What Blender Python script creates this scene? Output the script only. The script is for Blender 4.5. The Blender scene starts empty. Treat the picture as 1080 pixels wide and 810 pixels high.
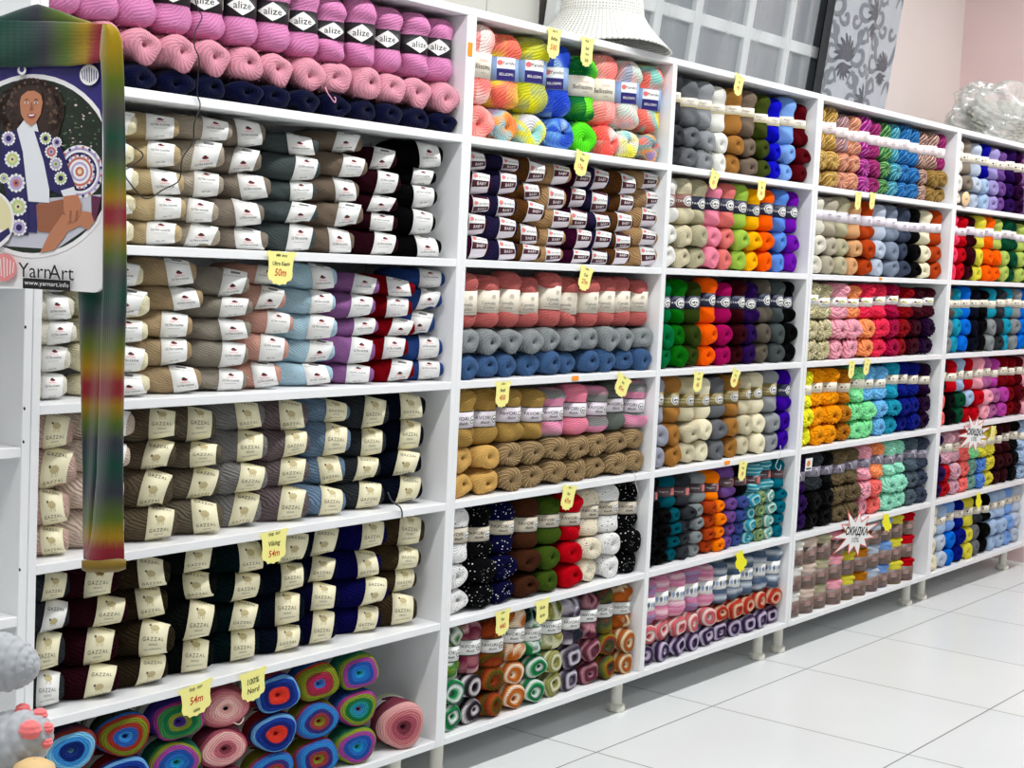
# Yarn shop: a wall of white shelving filled with yarn, curtains above, poster and scarf at the left.
import bpy, math, random
import numpy as np
from mathutils import Vector, Matrix

random.seed(7)
np.random.seed(7)
sc = bpy.context.scene
COL = sc.collection
PI = math.pi

# ------------------------------------------------------------------ camera
F_PX = 1634.98
YAW, PITCH, ROLL = (math.radians(a) for a in (52.6062, -4.76515, 2.74636))
CAM = Vector((0.0, -2.3, 1.275))
cy_, sy_ = math.cos(YAW), math.sin(YAW)
cp_, sp_ = math.cos(PITCH), math.sin(PITCH)
FW = Vector((sy_ * cp_, cy_ * cp_, sp_))
r0 = Vector((cy_, -sy_, 0))
u0 = r0.cross(FW)
RT = math.cos(ROLL) * r0 + math.sin(ROLL) * u0
UP = -math.sin(ROLL) * r0 + math.cos(ROLL) * u0

def ray(x, y):
    return FW + RT * ((x - 540) / F_PX) - UP * ((y - 405) / F_PX)

def on_y(x, y, Y=0.0):
    d = ray(x, y)
    return CAM + d * ((Y - CAM.y) / d.y)

def at_depth(x, y, dep):
    return CAM + ray(x, y) * dep

cam_data = bpy.data.cameras.new('camera')
cam = bpy.data.objects.new('camera', cam_data)
COL.objects.link(cam)
cam_data.sensor_width = 36.0
cam_data.lens = 36.0 * F_PX / 1080.0
cam_data.clip_start = 0.05
cam.matrix_world = Matrix(((RT.x, UP.x, -FW.x, CAM.x), (RT.y, UP.y, -FW.y, CAM.y), (RT.z, UP.z, -FW.z, CAM.z), (0, 0, 0, 1)))
sc.camera = cam

# ------------------------------------------------------------------ helpers
def lin(c):
    out = []
    for v in c[:3]:
        v = v / 255.0
        out.append(v / 12.92 if v <= 0.04045 else ((v + 0.055) / 1.055) ** 2.4)
    return tuple(out) + (1.0,)

class MB:
    """collects polygons with a material index, builds one mesh"""
    def __init__(s):
        s.v, s.f, s.m, s.uv = [], [], [], {}
    def vert(s, p):
        s.v.append(tuple(p)); return len(s.v) - 1
    def poly(s, pts, m=0):
        b = len(s.v); s.v += [tuple(p) for p in pts]
        s.f.append(tuple(range(b, b + len(pts)))); s.m.append(m)
    def tris(s, verts, faces, m=0):
        b = len(s.v); s.v += [tuple(p) for p in verts]
        for f in faces:
            s.f.append(tuple(b + i for i in f)); s.m.append(m)
    def box(s, lo, hi, m=0):
        x0, y0, z0 = lo; x1, y1, z1 = hi
        b = len(s.v)
        s.v += [(x0, y0, z0), (x1, y0, z0), (x1, y1, z0), (x0, y1, z0), (x0, y0, z1), (x1, y0, z1), (x1, y1, z1), (x0, y1, z1)]
        for f in ((3, 2, 1, 0), (4, 5, 6, 7), (0, 1, 5, 4), (1, 2, 6, 5), (2, 3, 7, 6), (3, 0, 4, 7)):
            s.f.append(tuple(b + i for i in f)); s.m.append(m)
    def grid(s, P, closed_u=False, m=0, uvs=None):
        """P[j][i] points"""
        nv, nu = len(P), len(P[0])
        b = len(s.v)
        for row in P:
            s.v += [tuple(p) for p in row]
        for j in range(nv - 1):
            for i in range(nu if closed_u else nu - 1):
                i2 = (i + 1) % nu
                s.f.append((b + j * nu + i, b + j * nu + i2, b + (j + 1) * nu + i2, b + (j + 1) * nu + i)); s.m.append(m)
                if uvs is not None:
                    u = lambda jj, ii: uvs[jj][ii]
                    ui2 = i + 1
                    s.uv[len(s.f) - 1] = (u(j, i), u(j, ui2), u(j + 1, ui2), u(j + 1, i))
        return b
    def mesh(s, name, mats, smooth=True):
        me = bpy.data.meshes.new(name)
        me.from_pydata(s.v, [], s.f)
        for mt in mats:
            me.materials.append(mt)
        me.polygons.foreach_set('material_index', s.m)
        me.polygons.foreach_set('use_smooth', [smooth] * len(s.f))
        if s.uv:
            ul = me.uv_layers.new(name='UVMap')
            for k, us in s.uv.items():
                p = me.polygons[k]
                for n, li in enumerate(p.loop_indices):
                    ul.data[li].uv = us[n]
        me.update()
        return me

def ob(name, me, parent=None, loc=None, rot=None, scale=None):
    o = bpy.data.objects.new(name, me)
    COL.objects.link(o)
    if parent: o.parent = parent
    if loc is not None: o.location = loc
    if rot is not None: o.rotation_euler = rot
    if scale is not None: o.scale = scale
    return o

def tag(o, label, cat, group=None, kind=None):
    o['label'] = label; o['category'] = cat
    if group: o['group'] = group
    if kind: o['kind'] = kind
    return o

def bevel(o, w=0.002, seg=2):
    m = o.modifiers.new('bevel', 'BEVEL'); m.width = w; m.segments = seg; m.limit_method = 'ANGLE'
    return o

_text_cache = {}
def text_tris(s, size=1.0, spacing=1.0, shear=0.0, bold=0.0):
    """triangles of a line of text, centred on the origin"""
    k = (s, size, spacing, shear, bold)
    if k in _text_cache: return _text_cache[k]
    cu = bpy.data.curves.new('lettering', 'FONT')
    cu.body = s; cu.size = size; cu.align_x = 'CENTER'; cu.align_y = 'CENTER'
    cu.offset = bold; cu.resolution_u = 2; cu.space_character = spacing; cu.shear = shear
    o = bpy.data.objects.new('lettering', cu); COL.objects.link(o)
    dg = bpy.context.evaluated_depsgraph_get()
    ev = o.evaluated_get(dg)
    me = ev.to_mesh()
    v = [(p.co.x, p.co.y) for p in me.vertices]
    me.calc_loop_triangles()
    f = [tuple(t.vertices) for t in me.loop_triangles]
    ev.to_mesh_clear()
    bpy.data.objects.remove(o); bpy.data.curves.remove(cu)
    if v:
        xs = [p[0] for p in v]; ys = [p[1] for p in v]
        cx, cy = (min(xs) + max(xs)) / 2, (min(ys) + max(ys)) / 2
        v = [(p[0] - cx, p[1] - cy) for p in v]
    _text_cache[k] = (v, f)
    return v, f

def ngon2(cx, cy, rx, ry, n=20, a0=0.0):
    return [(cx + rx * math.cos(a0 + 2 * PI * i / n), cy + ry * math.sin(a0 + 2 * PI * i / n)) for i in range(n)]

# ------------------------------------------------------------------ materials
def new_mat(name):
    m = bpy.data.materials.new(name); m.use_nodes = True
    nt = m.node_tree
    return m, nt, nt.nodes['Principled BSDF'], nt.nodes, nt.links

_plain = {}
def plain(name, rgb, rough=0.6, spec=0.3, noise=0.0, nscale=30.0, bump=0.0, sheen=0.0):
    if name in _plain: return _plain[name]
    m, nt, bs, N, L = new_mat(name)
    bs.inputs['Roughness'].default_value = rough
    bs.inputs['Specular IOR Level'].default_value = spec
    bs.inputs['Base Color'].default_value = lin(rgb)
    if sheen: bs.inputs['Sheen Weight'].default_value = sheen
    if noise or bump:
        tc = N.new('ShaderNodeTexCoord'); nz = N.new('ShaderNodeTexNoise')
        nz.inputs['Scale'].default_value = nscale; nz.inputs['Detail'].default_value = 4
        L.new(tc.outputs['Object'], nz.inputs['Vector'])
        if noise:
            mx = N.new('ShaderNodeMix'); mx.data_type = 'RGBA'; mx.blend_type = 'MULTIPLY'
            mx.inputs[0].default_value = noise
            mx.inputs[6].default_value = lin(rgb)
            L.new(nz.outputs['Fac'], mx.inputs[7])
            L.new(mx.outputs[2], bs.inputs['Base Color'])
        if bump:
            bp = N.new('ShaderNodeBump'); bp.inputs['Strength'].default_value = bump; bp.inputs['Distance'].default_value = 0.002
            L.new(nz.outputs['Fac'], bp.inputs['Height']); L.new(bp.outputs['Normal'], bs.inputs['Normal'])
    _plain[name] = m
    return m

def ramp_set(rp, cols, interp='LINEAR', pos=None):
    cr = rp.color_ramp; cr.interpolation = interp
    n = len(cols)
    while len(cr.elements) < n: cr.elements.new(0.5)
    for i, c in enumerate(cols):
        e = cr.elements[i]
        e.position = pos[i] if pos else (i / (n - 1) if interp != 'CONSTANT' else i / n)
        e.color = lin(c)

_ym = {}
def yarn_mat(mode='solid', cols=(), period=0.0032, ang=38, bump=0.55, rough=0.9, k=60.0, sheen=0.0, key='', ang2=None):
    """wound yarn: two strand directions over the ball; colour from the object, or a ramp of dyed colours"""
    kk = (mode, tuple(cols), period, ang, bump, k, key, ang2)
    if kk in _ym: return _ym[kk]
    m, nt, bs, N, L = new_mat('wound_yarn')
    bs.inputs['Roughness'].default_value = rough
    bs.inputs['Specular IOR Level'].default_value = 0.03
    bs.inputs['Sheen Weight'].default_value = sheen
    bs.inputs['Sheen Roughness'].default_value = 0.5
    uv = N.new('ShaderNodeUVMap')
    oi = N.new('ShaderNodeObjectInfo')
    waves = []
    for a in (ang, -ang * 0.7 if ang2 is None else ang2):
        mp = N.new('ShaderNodeMapping'); mp.inputs['Rotation'].default_value[2] = math.radians(a)
        L.new(uv.outputs['UV'], mp.inputs['Vector'])
        w = N.new('ShaderNodeTexWave'); w.wave_type = 'BANDS'; w.bands_direction = 'Y'
        w.inputs['Scale'].default_value = 2 * PI / (20 * period)
        w.inputs['Distortion'].default_value = 3.2; w.inputs['Detail'].default_value = 2.0
        w.inputs['Detail Scale'].default_value = 0.4
        L.new(mp.outputs['Vector'], w.inputs['Vector'])
        waves.append(w)
    add = N.new('ShaderNodeVectorMath'); add.operation = 'ADD'
    sc_ = N.new('ShaderNodeVectorMath'); sc_.operation = 'SCALE'; sc_.inputs[0].default_value = (7, 5, 3)
    L.new(oi.outputs['Random'], sc_.inputs['Scale'])
    L.new(uv.outputs['UV'], add.inputs[0]); L.new(sc_.outputs['Vector'], add.inputs[1])
    nz = N.new('ShaderNodeTexNoise'); nz.inputs['Scale'].default_value = 26; nz.inputs['Detail'].default_value = 1
    L.new(add.outputs['Vector'], nz.inputs['Vector'])
    st = N.new('ShaderNodeMapRange'); st.inputs['From Min'].default_value = 0.47; st.inputs['From Max'].default_value = 0.53
    L.new(nz.outputs['Fac'], st.inputs['Value'])
    hm = N.new('ShaderNodeMix'); hm.data_type = 'FLOAT'
    L.new(st.outputs['Result'], hm.inputs[0]); L.new(waves[0].outputs['Fac'], hm.inputs[2]); L.new(waves[1].outputs['Fac'], hm.inputs[3])
    bp = N.new('ShaderNodeBump'); bp.inputs['Strength'].default_value = bump; bp.inputs['Distance'].default_value = period * 0.45
    L.new(hm.outputs[0], bp.inputs['Height']); L.new(bp.outputs['Normal'], bs.inputs['Normal'])
    # colour
    if mode == 'solid':
        csock = oi.outputs['Color']
    elif mode == 'speck':
        vo = N.new('ShaderNodeTexVoronoi'); vo.inputs['Scale'].default_value = 140
        L.new(add.outputs['Vector'], vo.inputs['Vector'])
        lt = N.new('ShaderNodeMath'); lt.operation = 'LESS_THAN'; lt.inputs[1].default_value = 0.24
        L.new(vo.outputs['Distance'], lt.inputs[0])
        se = N.new('ShaderNodeSeparateColor'); L.new(vo.outputs['Color'], se.inputs[0])
        l2 = N.new('ShaderNodeMath'); l2.operation = 'LESS_THAN'; l2.inputs[1].default_value = 0.4
        L.new(se.outputs[0], l2.inputs[0])
        mu = N.new('ShaderNodeMath'); mu.operation = 'MULTIPLY'
        L.new(lt.outputs[0], mu.inputs[0]); L.new(l2.outputs[0], mu.inputs[1])
        mx = N.new('ShaderNodeMix'); mx.data_type = 'RGBA'
        L.new(mu.outputs[0], mx.inputs[0]); L.new(oi.outputs['Color'], mx.inputs[6]); mx.inputs[7].default_value = lin(cols[0])
        csock = mx.outputs[2]
    else:
        rp = N.new('ShaderNodeValToRGB')
        if mode == 'patch':
            n2 = N.new('ShaderNodeTexNoise'); n2.inputs['Scale'].default_value = k; n2.inputs['Detail'].default_value = 0.5
            L.new(add.outputs['Vector'], n2.inputs['Vector'])
            mr = N.new('ShaderNodeMapRange'); mr.inputs['From Min'].default_value = 0.32; mr.inputs['From Max'].default_value = 0.68
            L.new(n2.outputs['Fac'], mr.inputs['Value']); L.new(mr.outputs['Result'], rp.inputs['Fac'])
            ramp_set(rp, cols, 'LINEAR')
        elif mode == 'strand':
            mp = N.new('ShaderNodeMapping'); mp.inputs['Rotation'].default_value[2] = math.radians(ang)
            L.new(add.outputs['Vector'], mp.inputs['Vector'])
            w = N.new('ShaderNodeTexWave'); w.bands_direction = 'Y'; w.wave_profile = 'SAW'
            w.inputs['Scale'].default_value = 2 * PI / (20 * k); w.inputs['Distortion'].default_value = 5.0
            w.inputs['Detail'].default_value = 2; w.inputs['Detail Scale'].default_value = 0.5
            L.new(mp.outputs['Vector'], w.inputs['Vector']); L.new(w.outputs['Fac'], rp.inputs['Fac'])
            ramp_set(rp, cols, 'CONSTANT')
        else:  # ring: colour changes along the winding, so rings on the end and stripes on the side
            sp = N.new('ShaderNodeSeparateXYZ'); L.new(uv.outputs['UV'], sp.inputs[0])
            ma = N.new('ShaderNodeMath'); ma.operation = 'MULTIPLY'; ma.inputs[1].default_value = k
            L.new(sp.outputs['Y'], ma.inputs[0])
            n2 = N.new('ShaderNodeTexNoise'); n2.inputs['Scale'].default_value = 24 if key != 'cake' else 34; n2.inputs['Detail'].default_value = 1 if key != 'cake' else 3
            tco = N.new('ShaderNodeTexCoord'); ad3 = N.new('ShaderNodeVectorMath'); ad3.operation = 'ADD'
            L.new(tco.outputs['Object'], ad3.inputs[0]); L.new(sc_.outputs['Vector'], ad3.inputs[1]); L.new(ad3.outputs['Vector'], n2.inputs['Vector'])
            a2 = N.new('ShaderNodeMath'); a2.operation = 'MULTIPLY_ADD'; a2.inputs[1].default_value = 0.18 if key != 'cake' else 0.07
            L.new(n2.outputs['Fac'], a2.inputs[0]); L.new(ma.outputs[0], a2.inputs[2])
            if key == 'cake':
                last = a2
            else:
                a3 = N.new('ShaderNodeMath'); a3.operation = 'ADD'
                L.new(a2.outputs[0], a3.inputs[0]); L.new(oi.outputs['Random'], a3.inputs[1])
                last = N.new('ShaderNodeMath'); last.operation = 'FRACT'
                L.new(a3.outputs[0], last.inputs[0])
            L.new(last.outputs[0], rp.inputs['Fac'])
            ramp_set(rp, cols, 'LINEAR') if key != 'cake' else ramp_set(rp, [c for c in cols for _ in (0, 1)], 'LINEAR', [min(1.0, max(0.0, (i + f) / len(cols))) for i in range(len(cols)) for f in (0.12, 0.88)])
        csock = rp.outputs['Color']
    tone = N.new('ShaderNodeMapRange'); tone.inputs['To Min'].default_value = 0.82; tone.inputs['To Max'].default_value = 1.08  # gaps between strands darkened in the colour, standing in for their shade
    L.new(hm.outputs[0], tone.inputs['Value'])
    fm = N.new('ShaderNodeMix'); fm.data_type = 'RGBA'; fm.blend_type = 'MULTIPLY'; fm.inputs[0].default_value = 1.0
    L.new(csock, fm.inputs[6]); L.new(tone.outputs['Result'], fm.inputs[7])
    L.new(fm.outputs[2], bs.inputs['Base Color'])
    _ym[kk] = m
    return m

M_WHITE = plain('white_laminate', (236, 237, 238), 0.38, 0.4)
M_PANEL = plain('white_panel_face', (232, 233, 234), 0.42, 0.35)
M_LEG = plain('ivory_plastic', (228, 226, 214), 0.4, 0.4)

# ------------------------------------------------------------------ shelf geometry
T = 0.0178
def zt(i):          # top of shelf board i (0 = unit top, 6 = bottom board)
    return 1.8339 if i == 0 else 1.5446 - 0.2860 * (i - 1)
def zfloor(row):    # rows 1..6: where goods stand
    return zt(row)
CLEAR = 0.268
BAYS = {'A': (1.649, 2.777), 'B': (2.811, 3.669), 'C': (3.691, 4.545), 'D': (4.584, 5.712), 'E': (5.750, 6.800)}
DEPTH = 0.29

def shelf_unit(x0, x1, dividers, label, legs, levels=None, group='white shelving units'):
    root = bpy.data.objects.new('shelf_unit', None); COL.objects.link(root)
    root.location = (x0, 0, 0)
    tag(root, label, 'shelf', group)
    lv = levels or [zt(i) for i in range(7)]
    ztop, zbot = lv[0], lv[-1] - T
    def part(name, lo, hi):
        m = MB(); m.box((lo[0] - x0, lo[1], lo[2]), (hi[0] - x0, hi[1], hi[2]))
        return bevel(ob(name, m.mesh(name, [M_WHITE], False), root), 0.0012, 1)
    part('side_panel', (x0, 0, zbot), (x0 + T, DEPTH, ztop - T))
    part('side_panel', (x1 - T, 0, zbot), (x1, DEPTH, ztop - T))
    part('top_board', (x0, 0, ztop - T), (x1, DEPTH, ztop))
    edges = [x0 + T]
    for (a, b) in dividers:
        part('partition_board', (a, 0, zbot + T), (b, DEPTH, ztop - T)); edges += [a, b]
    edges.append(x1 - T)
    part('bottom_board', (x0 + T, 0, zbot), (x1 - T, DEPTH, zbot + T))
    for k in range(0, len(edges), 2):
        for z in lv[1:-1]:
            part('shelf_board', (edges[k], 0.0005, z - T), (edges[k + 1], DEPTH, z))
    part('back_panel', (x0, DEPTH, zbot), (x1, DEPTH + 0.004, ztop))
    for lx in legs:
        for ly in (0.052, 0.235):
            m = MB()
            prof = [(0.027, zbot), (0.027, zbot - 0.006), (0.019, zbot - 0.009), (0.0165, zbot - 0.02), (0.0165, 0.026), (0.019, 0.021)]
            P = [[(r * math.cos(2 * PI * i / 24), r * math.sin(2 * PI * i / 24), z) for i in range(24)] for r, z in prof]
            m.grid(P, True)
            lg = ob('leg', m.mesh('leg', [M_LEG]), root, (lx - x0, ly, 0))
            m = MB()
            prof = [(0.012, 0.021), (0.022, 0.021), (0.026, 0.017), (0.027, 0.004), (0.025, 0.0), (0.001, 0.0)]
            P = [[(r * (1 + 0.04 * math.cos(8 * 2 * PI * i / 32)) * math.cos(2 * PI * i / 32), r * (1 + 0.04 * math.cos(8 * 2 * PI * i / 32)) * math.sin(2 * PI * i / 32), z) for i in range(32)] for r, z in prof]
            m.grid(P, True)
            ob('foot', m.mesh('foot', [M_LEG]), lg)
    return root

shelf_unit(BAYS['A'][0] - T, BAYS['A'][1] + T, [], 'tall white shelf unit with pink mohair on top and striped yarn cakes at the bottom', [1.70, 2.69])
shelf_unit(BAYS['B'][0] - T, BAYS['C'][1] + T, [(BAYS['B'][1], BAYS['C'][0])], 'double-width white shelf unit with a middle partition under the white hat', [2.845, 3.634, 4.461])
shelf_unit(BAYS['D'][0] - T, BAYS['D'][1] + T, [], 'white shelf unit in front of the grey damask curtain', [4.60, 5.645])
shelf_unit(BAYS['E'][0] - T, BAYS['E'][1] + T, [], 'far white shelf unit under the plastic bag by the pink wall', [5.79, 6.69])
zz = 1.1757 + T
shelf_unit(0.82, BAYS['A'][0] - T - 0.001, [], 'empty white shelf unit behind the poster and the grey plush toy', [0.87, 1.58], [1.8339, 1.53, zz, 0.90, 0.60, 0.33, 0.1142])

# dowel holes on the bare inner side panel
for (px, py) in [(27, 345), (26, 431), (25, 466), (21, 601)]:
    d = ray(px, py); p = CAM + d * ((1.6122 - CAM.x) / d.x)
    m = MB(); m.poly([(p.x - 0.0004 + 0.0, p.y + 0.003 * math.cos(a), p.z + 0.003 * math.sin(a)) for a in [2 * PI * i / 12 for i in range(12)]])
    o = ob('dowel_hole', m.mesh('dowel_hole', [plain('hole_dark', (60, 60, 60), 0.9, 0.0)], False), bpy.data.objects['shelf_unit.004'])
    o.matrix_parent_inverse = Matrix.Translation((-0.82, 0, 0))

# ------------------------------------------------------------------ skein geometry
def spline(pts, n):
    """arc-length resample of a Catmull-Rom through (z, r) points; returns (z, r, arc)"""
    P = np.array(pts, float)
    Q = np.vstack([2 * P[0] - P[1], P, 2 * P[-1] - P[-2]])
    out = []
    for i in range(1, len(Q) - 2):
        for t in np.linspace(0, 1, 12, endpoint=False):
            p0, p1, p2, p3 = Q[i - 1], Q[i], Q[i + 1], Q[i + 2]
            out.append(0.5 * ((2 * p1) + (-p0 + p2) * t + (2 * p0 - 5 * p1 + 4 * p2 - p3) * t * t + (-p0 + 3 * p1 - 3 * p2 + p3) * t ** 3))
    out.append(P[-1]); out = np.array(out)
    seg = np.r_[0, np.cumsum(np.hypot(*np.diff(out, axis=0).T))]
    s = np.linspace(0, seg[-1], n)
    return np.interp(s, seg, out[:, 0]), np.maximum(np.interp(s, seg, out[:, 1]), 0.0004), s

def skein_mesh(name, prof, ratio, axis, mats, seed=0, lump=0.0012, nu=44, nv=40, band=None, strand=None, fuzz=0, sq=2.3, hole=(0, 0)):
    """prof: (a, r) along the axis, first point = the end shown; ratio: (first, second) scale of the cross-section"""
    rng = np.random.RandomState(seed)
    a, r, s = spline(prof, nv)
    th = np.linspace(0, 2 * PI, nu + 1)
    R0 = max(p[1] for p in prof)
    ph = rng.rand(6) * 2 * PI; kx = rng.randint(1, 5, 6); kz = rng.uniform(20, 90, 6); am = rng.uniform(0.3, 1, 6)
    A, TH = np.meshgrid(a, th[:-1], indexing='ij')
    RR = np.repeat(r[:, None], nu, 1); SS = np.repeat(s[:, None], nu, 1)
    n = sum(am[i] * np.sin(kx[i] * TH + kz[i] * A + ph[i]) for i in range(6)) * lump
    if band:
        w = np.clip((np.abs(A - (band[0] + band[1]) / 2) - (band[1] - band[0]) / 2) / 0.012, 0, 1)
        n = n * w
    n = n * np.clip(RR / R0, 0, 1) ** 1.5
    if strand:
        amp, k1, k2 = strand
        pat = np.sin(1.7 * TH + 25 * A + ph[0]) + np.sin(2.3 * TH - 31 * A + ph[1])
        w1 = np.abs(np.sin(k1 * TH + k2 * SS + ph[2])); w2 = np.abs(np.sin(-k1 * 0.8 * TH + k2 * 1.1 * SS + ph[3]))
        d = np.where(pat > 0, w1, w2) - 0.6
        if band: d = d * w
        n = n + amp * d * np.clip(RR / (R0 * 0.3), 0, 1)
    rad = RR + n
    c, sn = np.cos(TH), np.sin(TH)
    e = 2 / sq
    X1 = rad * ratio[0] * np.sign(c) * np.abs(c) ** e
    X2 = rad * ratio[1] * np.sign(sn) * np.abs(sn) ** e
    hx = hole[0] * np.exp(-np.abs(SS) / 0.022); hz_ = hole[1] * np.exp(-np.abs(SS) / 0.022)
    X1 = X1 + hx; X2 = X2 + hz_
    if axis == 'X':      # axis along +X, theta 0 faces -Y, up is +Z
        V = np.stack([A, -X1, X2], -1)
    elif axis == 'Y':    # first profile point towards -Y
        V = np.stack([-X1, A, X2], -1)
    else:                # axis along Z, first profile point on top
        V = np.stack([X2, -X1, A], -1)
    uv = [[(th[i] * R0, s[j]) for i in range(nu + 1)] for j in range(nv)]
    m = MB(); m.grid(V.tolist(), True, 0, uv)
    # close the two poles
    for j, flip in ((0, True), (nv - 1, False)):
        f = tuple(j * nu + i for i in range(nu))
        m.f.append(f[::-1] if flip else f); m.m.append(0); m.uv[len(m.f) - 1] = [(th[i] * R0, s[j]) for i in (range(nu - 1, -1, -1) if flip else range(nu))]
    if fuzz:
        Vf = V.reshape(-1, 3); cen = np.array([0, 0, 0.0])
        for q in range(fuzz):
            i = rng.randint(len(Vf)); p = Vf[i]
            ctr = np.array([p[0], 0, 0]) if axis == 'X' else (np.array([0, p[1], 0]) if axis == 'Y' else np.array([0, 0, p[2]]))
            if band and band[0] - 0.004 < (p[0] if axis == 'X' else p[1] if axis == 'Y' else p[2]) < band[1] + 0.004: continue
            d = p - ctr; L_ = np.linalg.norm(d)
            if L_ < 0.006: continue
            d = d / L_ + rng.normal(0, 0.55, 3); d /= np.linalg.norm(d)
            t = np.cross(d, rng.normal(0, 1, 3)); t /= np.linalg.norm(t)
            ln = rng.uniform(0.004, 0.011)
            q0 = p - d * 0.001; q1 = p + d * ln * 0.6 + t * ln * 0.1; q2 = p + d * ln * 0.85 + t * ln * 0.5
            sd = np.cross(d, t) * 0.00022
            b = len(m.v); m.v += [tuple(q0 - sd), tuple(q0 + sd), tuple(q1 + sd), tuple(q1 - sd), tuple(q2)]
            for f in ((b, b + 1, b + 2, b + 3), (b + 3, b + 2, b + 4)):
                m.f.append(f); m.m.append(0); m.uv[len(m.f) - 1] = [(0.01 * q, 0.01)] * len(f)
    me = m.mesh(name, mats)
    return me

def rprof(prof):
    zs = [p[0] for p in prof]; rs = [p[1] for p in prof]
    o = np.argsort(zs)
    Z = np.array(zs)[o]; Rr = np.array(rs)[o]
    return lambda a: float(np.interp(a, Z, Rr))

class Band:
    """a paper band round a skein; draws flat artwork onto the ring"""
    def __init__(s, kind, a0, a1, rad, ratio, sq=2.3, slant=0.0):
        s.kind, s.a0, s.a1, s.rad, s.ratio, s.sq, s.slant = kind, a0, a1, rad, ratio, sq, slant
        s.mb = MB(); s.mats = []
    def mi(s, mat):
        if mat not in s.mats: s.mats.append(mat)
        return s.mats.index(mat)
    def surf(s, a, th, off):
        r = s.rad
        if s.kind == 'X': r -= 0.0060 * (2 * (a - s.a0) / (s.a1 - s.a0) - 1)
        c, sn = math.cos(th), math.sin(th); e = 2 / s.sq
        k1 = math.copysign(abs(c) ** e, c) * (r * s.ratio[0] + off); k2 = math.copysign(abs(sn) ** e, sn) * (r * s.ratio[1] + off)
        a = a + s.slant * math.sin(th)
        if s.kind == 'X': return (a, -k1, k2)
        return (k2, -k1, a)
    def ring(s, mat, a0=None, a1=None, off=0.0009, th0=0, th1=2 * PI, nu=48, lip=True):
        a0 = s.a0 if a0 is None else a0; a1 = s.a1 if a1 is None else a1
        rows = [(a0, off), ((a0 + a1) / 2, off), (a1, off)]
        if lip: rows = [(a0 + 0.0006, -0.004)] + rows + [(a1 - 0.0006, -0.004)]
        full = th1 - th0 > 6.2
        n = nu if full else nu + 1
        P = [[s.surf(a, th0 + (th1 - th0) * i / nu, o) for i in range(n)] for a, o in rows]
        s.mb.grid(P, full, s.mi(mat))
    def pt(s, x, y, off):
        """artwork coordinates: x to the reader's right, y up, metres, from the band's centre"""
        am = (s.a0 + s.a1) / 2
        if s.kind == 'X':
            return s.surf(am + x, y / (s.rad * s.ratio[1]), off)
        return s.surf(am + y, x / (s.rad * (s.ratio[0] + s.ratio[1]) / 2), off)
    def shape(s, pts, mat, off=0.0013):
        s.mb.poly([s.pt(x, y, off) for x, y in pts], s.mi(mat))
    def rect(s, x0, y0, x1, y1, mat, off=0.0013, n=5):
        for i in range(n):
            xa, xb = x0 + (x1 - x0) * i / n, x0 + (x1 - x0) * (i + 1) / n
            for j in range(n):
                ya, yb = y0 + (y1 - y0) * j / n, y0 + (y1 - y0) * (j + 1) / n
                s.shape([(xa, ya), (xb, ya), (xb, yb), (xa, yb)], mat, off)
    def disc(s, cx, cy, r, mat, off=0.0013, ry=None, n=18):
        if r > 0.008:
            for j in range(8):
                ya, yb = -1 + 2 * j / 8, -1 + 2 * (j + 1) / 8
                wa, wb = math.sqrt(max(0, 1 - ya * ya)), math.sqrt(max(0, 1 - yb * yb))
                for i in range(10):
                    ua, ub = -1 + 2 * i / 10, -1 + 2 * (i + 1) / 10
                    s.shape([(cx + r * ua * wa, cy + (ry or r) * ya), (cx + r * ub * wa, cy + (ry or r) * ya), (cx + r * ub * wb, cy + (ry or r) * yb), (cx + r * ua * wb, cy + (ry or r) * yb)], mat, off)
            return
        for i in range(n):
            t0, t1 = 2 * PI * i / n, 2 * PI * (i + 1) / n
            s.shape([(cx, cy), (cx + r * math.cos(t0), cy + (ry or r) * math.sin(t0)), (cx + r * math.cos(t1), cy + (ry or r) * math.sin(t1))], mat, off)
    def text(s, str_, cx, cy, size, mat, off=0.0017, spacing=1.0, shear=0.0, wide=1.0):
        v, f = text_tris(str_, 1.0, spacing, shear)
        s.mb.tris([s.pt(cx + x * size * wide, cy + y * size, off) for x, y in v], f, s.mi(mat))
    def mesh(s):
        return s.mb.mesh('paper_band', s.mats)

INK = plain('black_ink', (40, 38, 40), 0.6, 0.2)
BROWN_INK = plain('umber_ink', (92, 84, 70), 0.6, 0.2)
GREY_INK = plain('grey_ink', (112, 112, 112), 0.6, 0.2)
RED_INK = plain('red_ink', (120, 30, 40), 0.6, 0.2)
GOLD_INK = plain('gold_ink', (190, 176, 130), 0.5, 0.3)
PINK_INK = plain('pink_ink', (226, 120, 120), 0.6, 0.2)
WHITE_P = plain('white_paper', (240, 240, 237), 0.5, 0.3)
CREAM_P = plain('cream_paper', (240, 233, 198), 0.5, 0.3)
OFF_P = plain('ivory_paper', (228, 220, 202), 0.55, 0.3)
LILAC_P = plain('lilac_paper', (226, 218, 226), 0.5, 0.3)
PINKW_P = plain('blush_paper', (238, 224, 224), 0.5, 0.3)
BLACK_P = plain('black_paper', (30, 28, 32), 0.45, 0.3)
NAVY_P = plain('navy_paper', (28, 32, 62), 0.45, 0.3)
STEEL_P = plain('steel_blue_paper', (132, 162, 204), 0.45, 0.3)
MAROON_P = plain('maroon_paper', (72, 22, 38), 0.45, 0.3)
VIOLET_P = plain('indigo_paper', (44, 34, 104), 0.45, 0.3)
GOLD_P = plain('gold_paper', (140, 122, 62), 0.4, 0.4)
PLUM_P = plain('plum_paper', (84, 60, 66), 0.4, 0.4)
BROWN_P = plain('mottled_brown_paper', (150, 122, 110), 0.4, 0.4, noise=0.9, nscale=60)
SAND_P = plain('sand_paper', (206, 196, 176), 0.5, 0.3)

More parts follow.
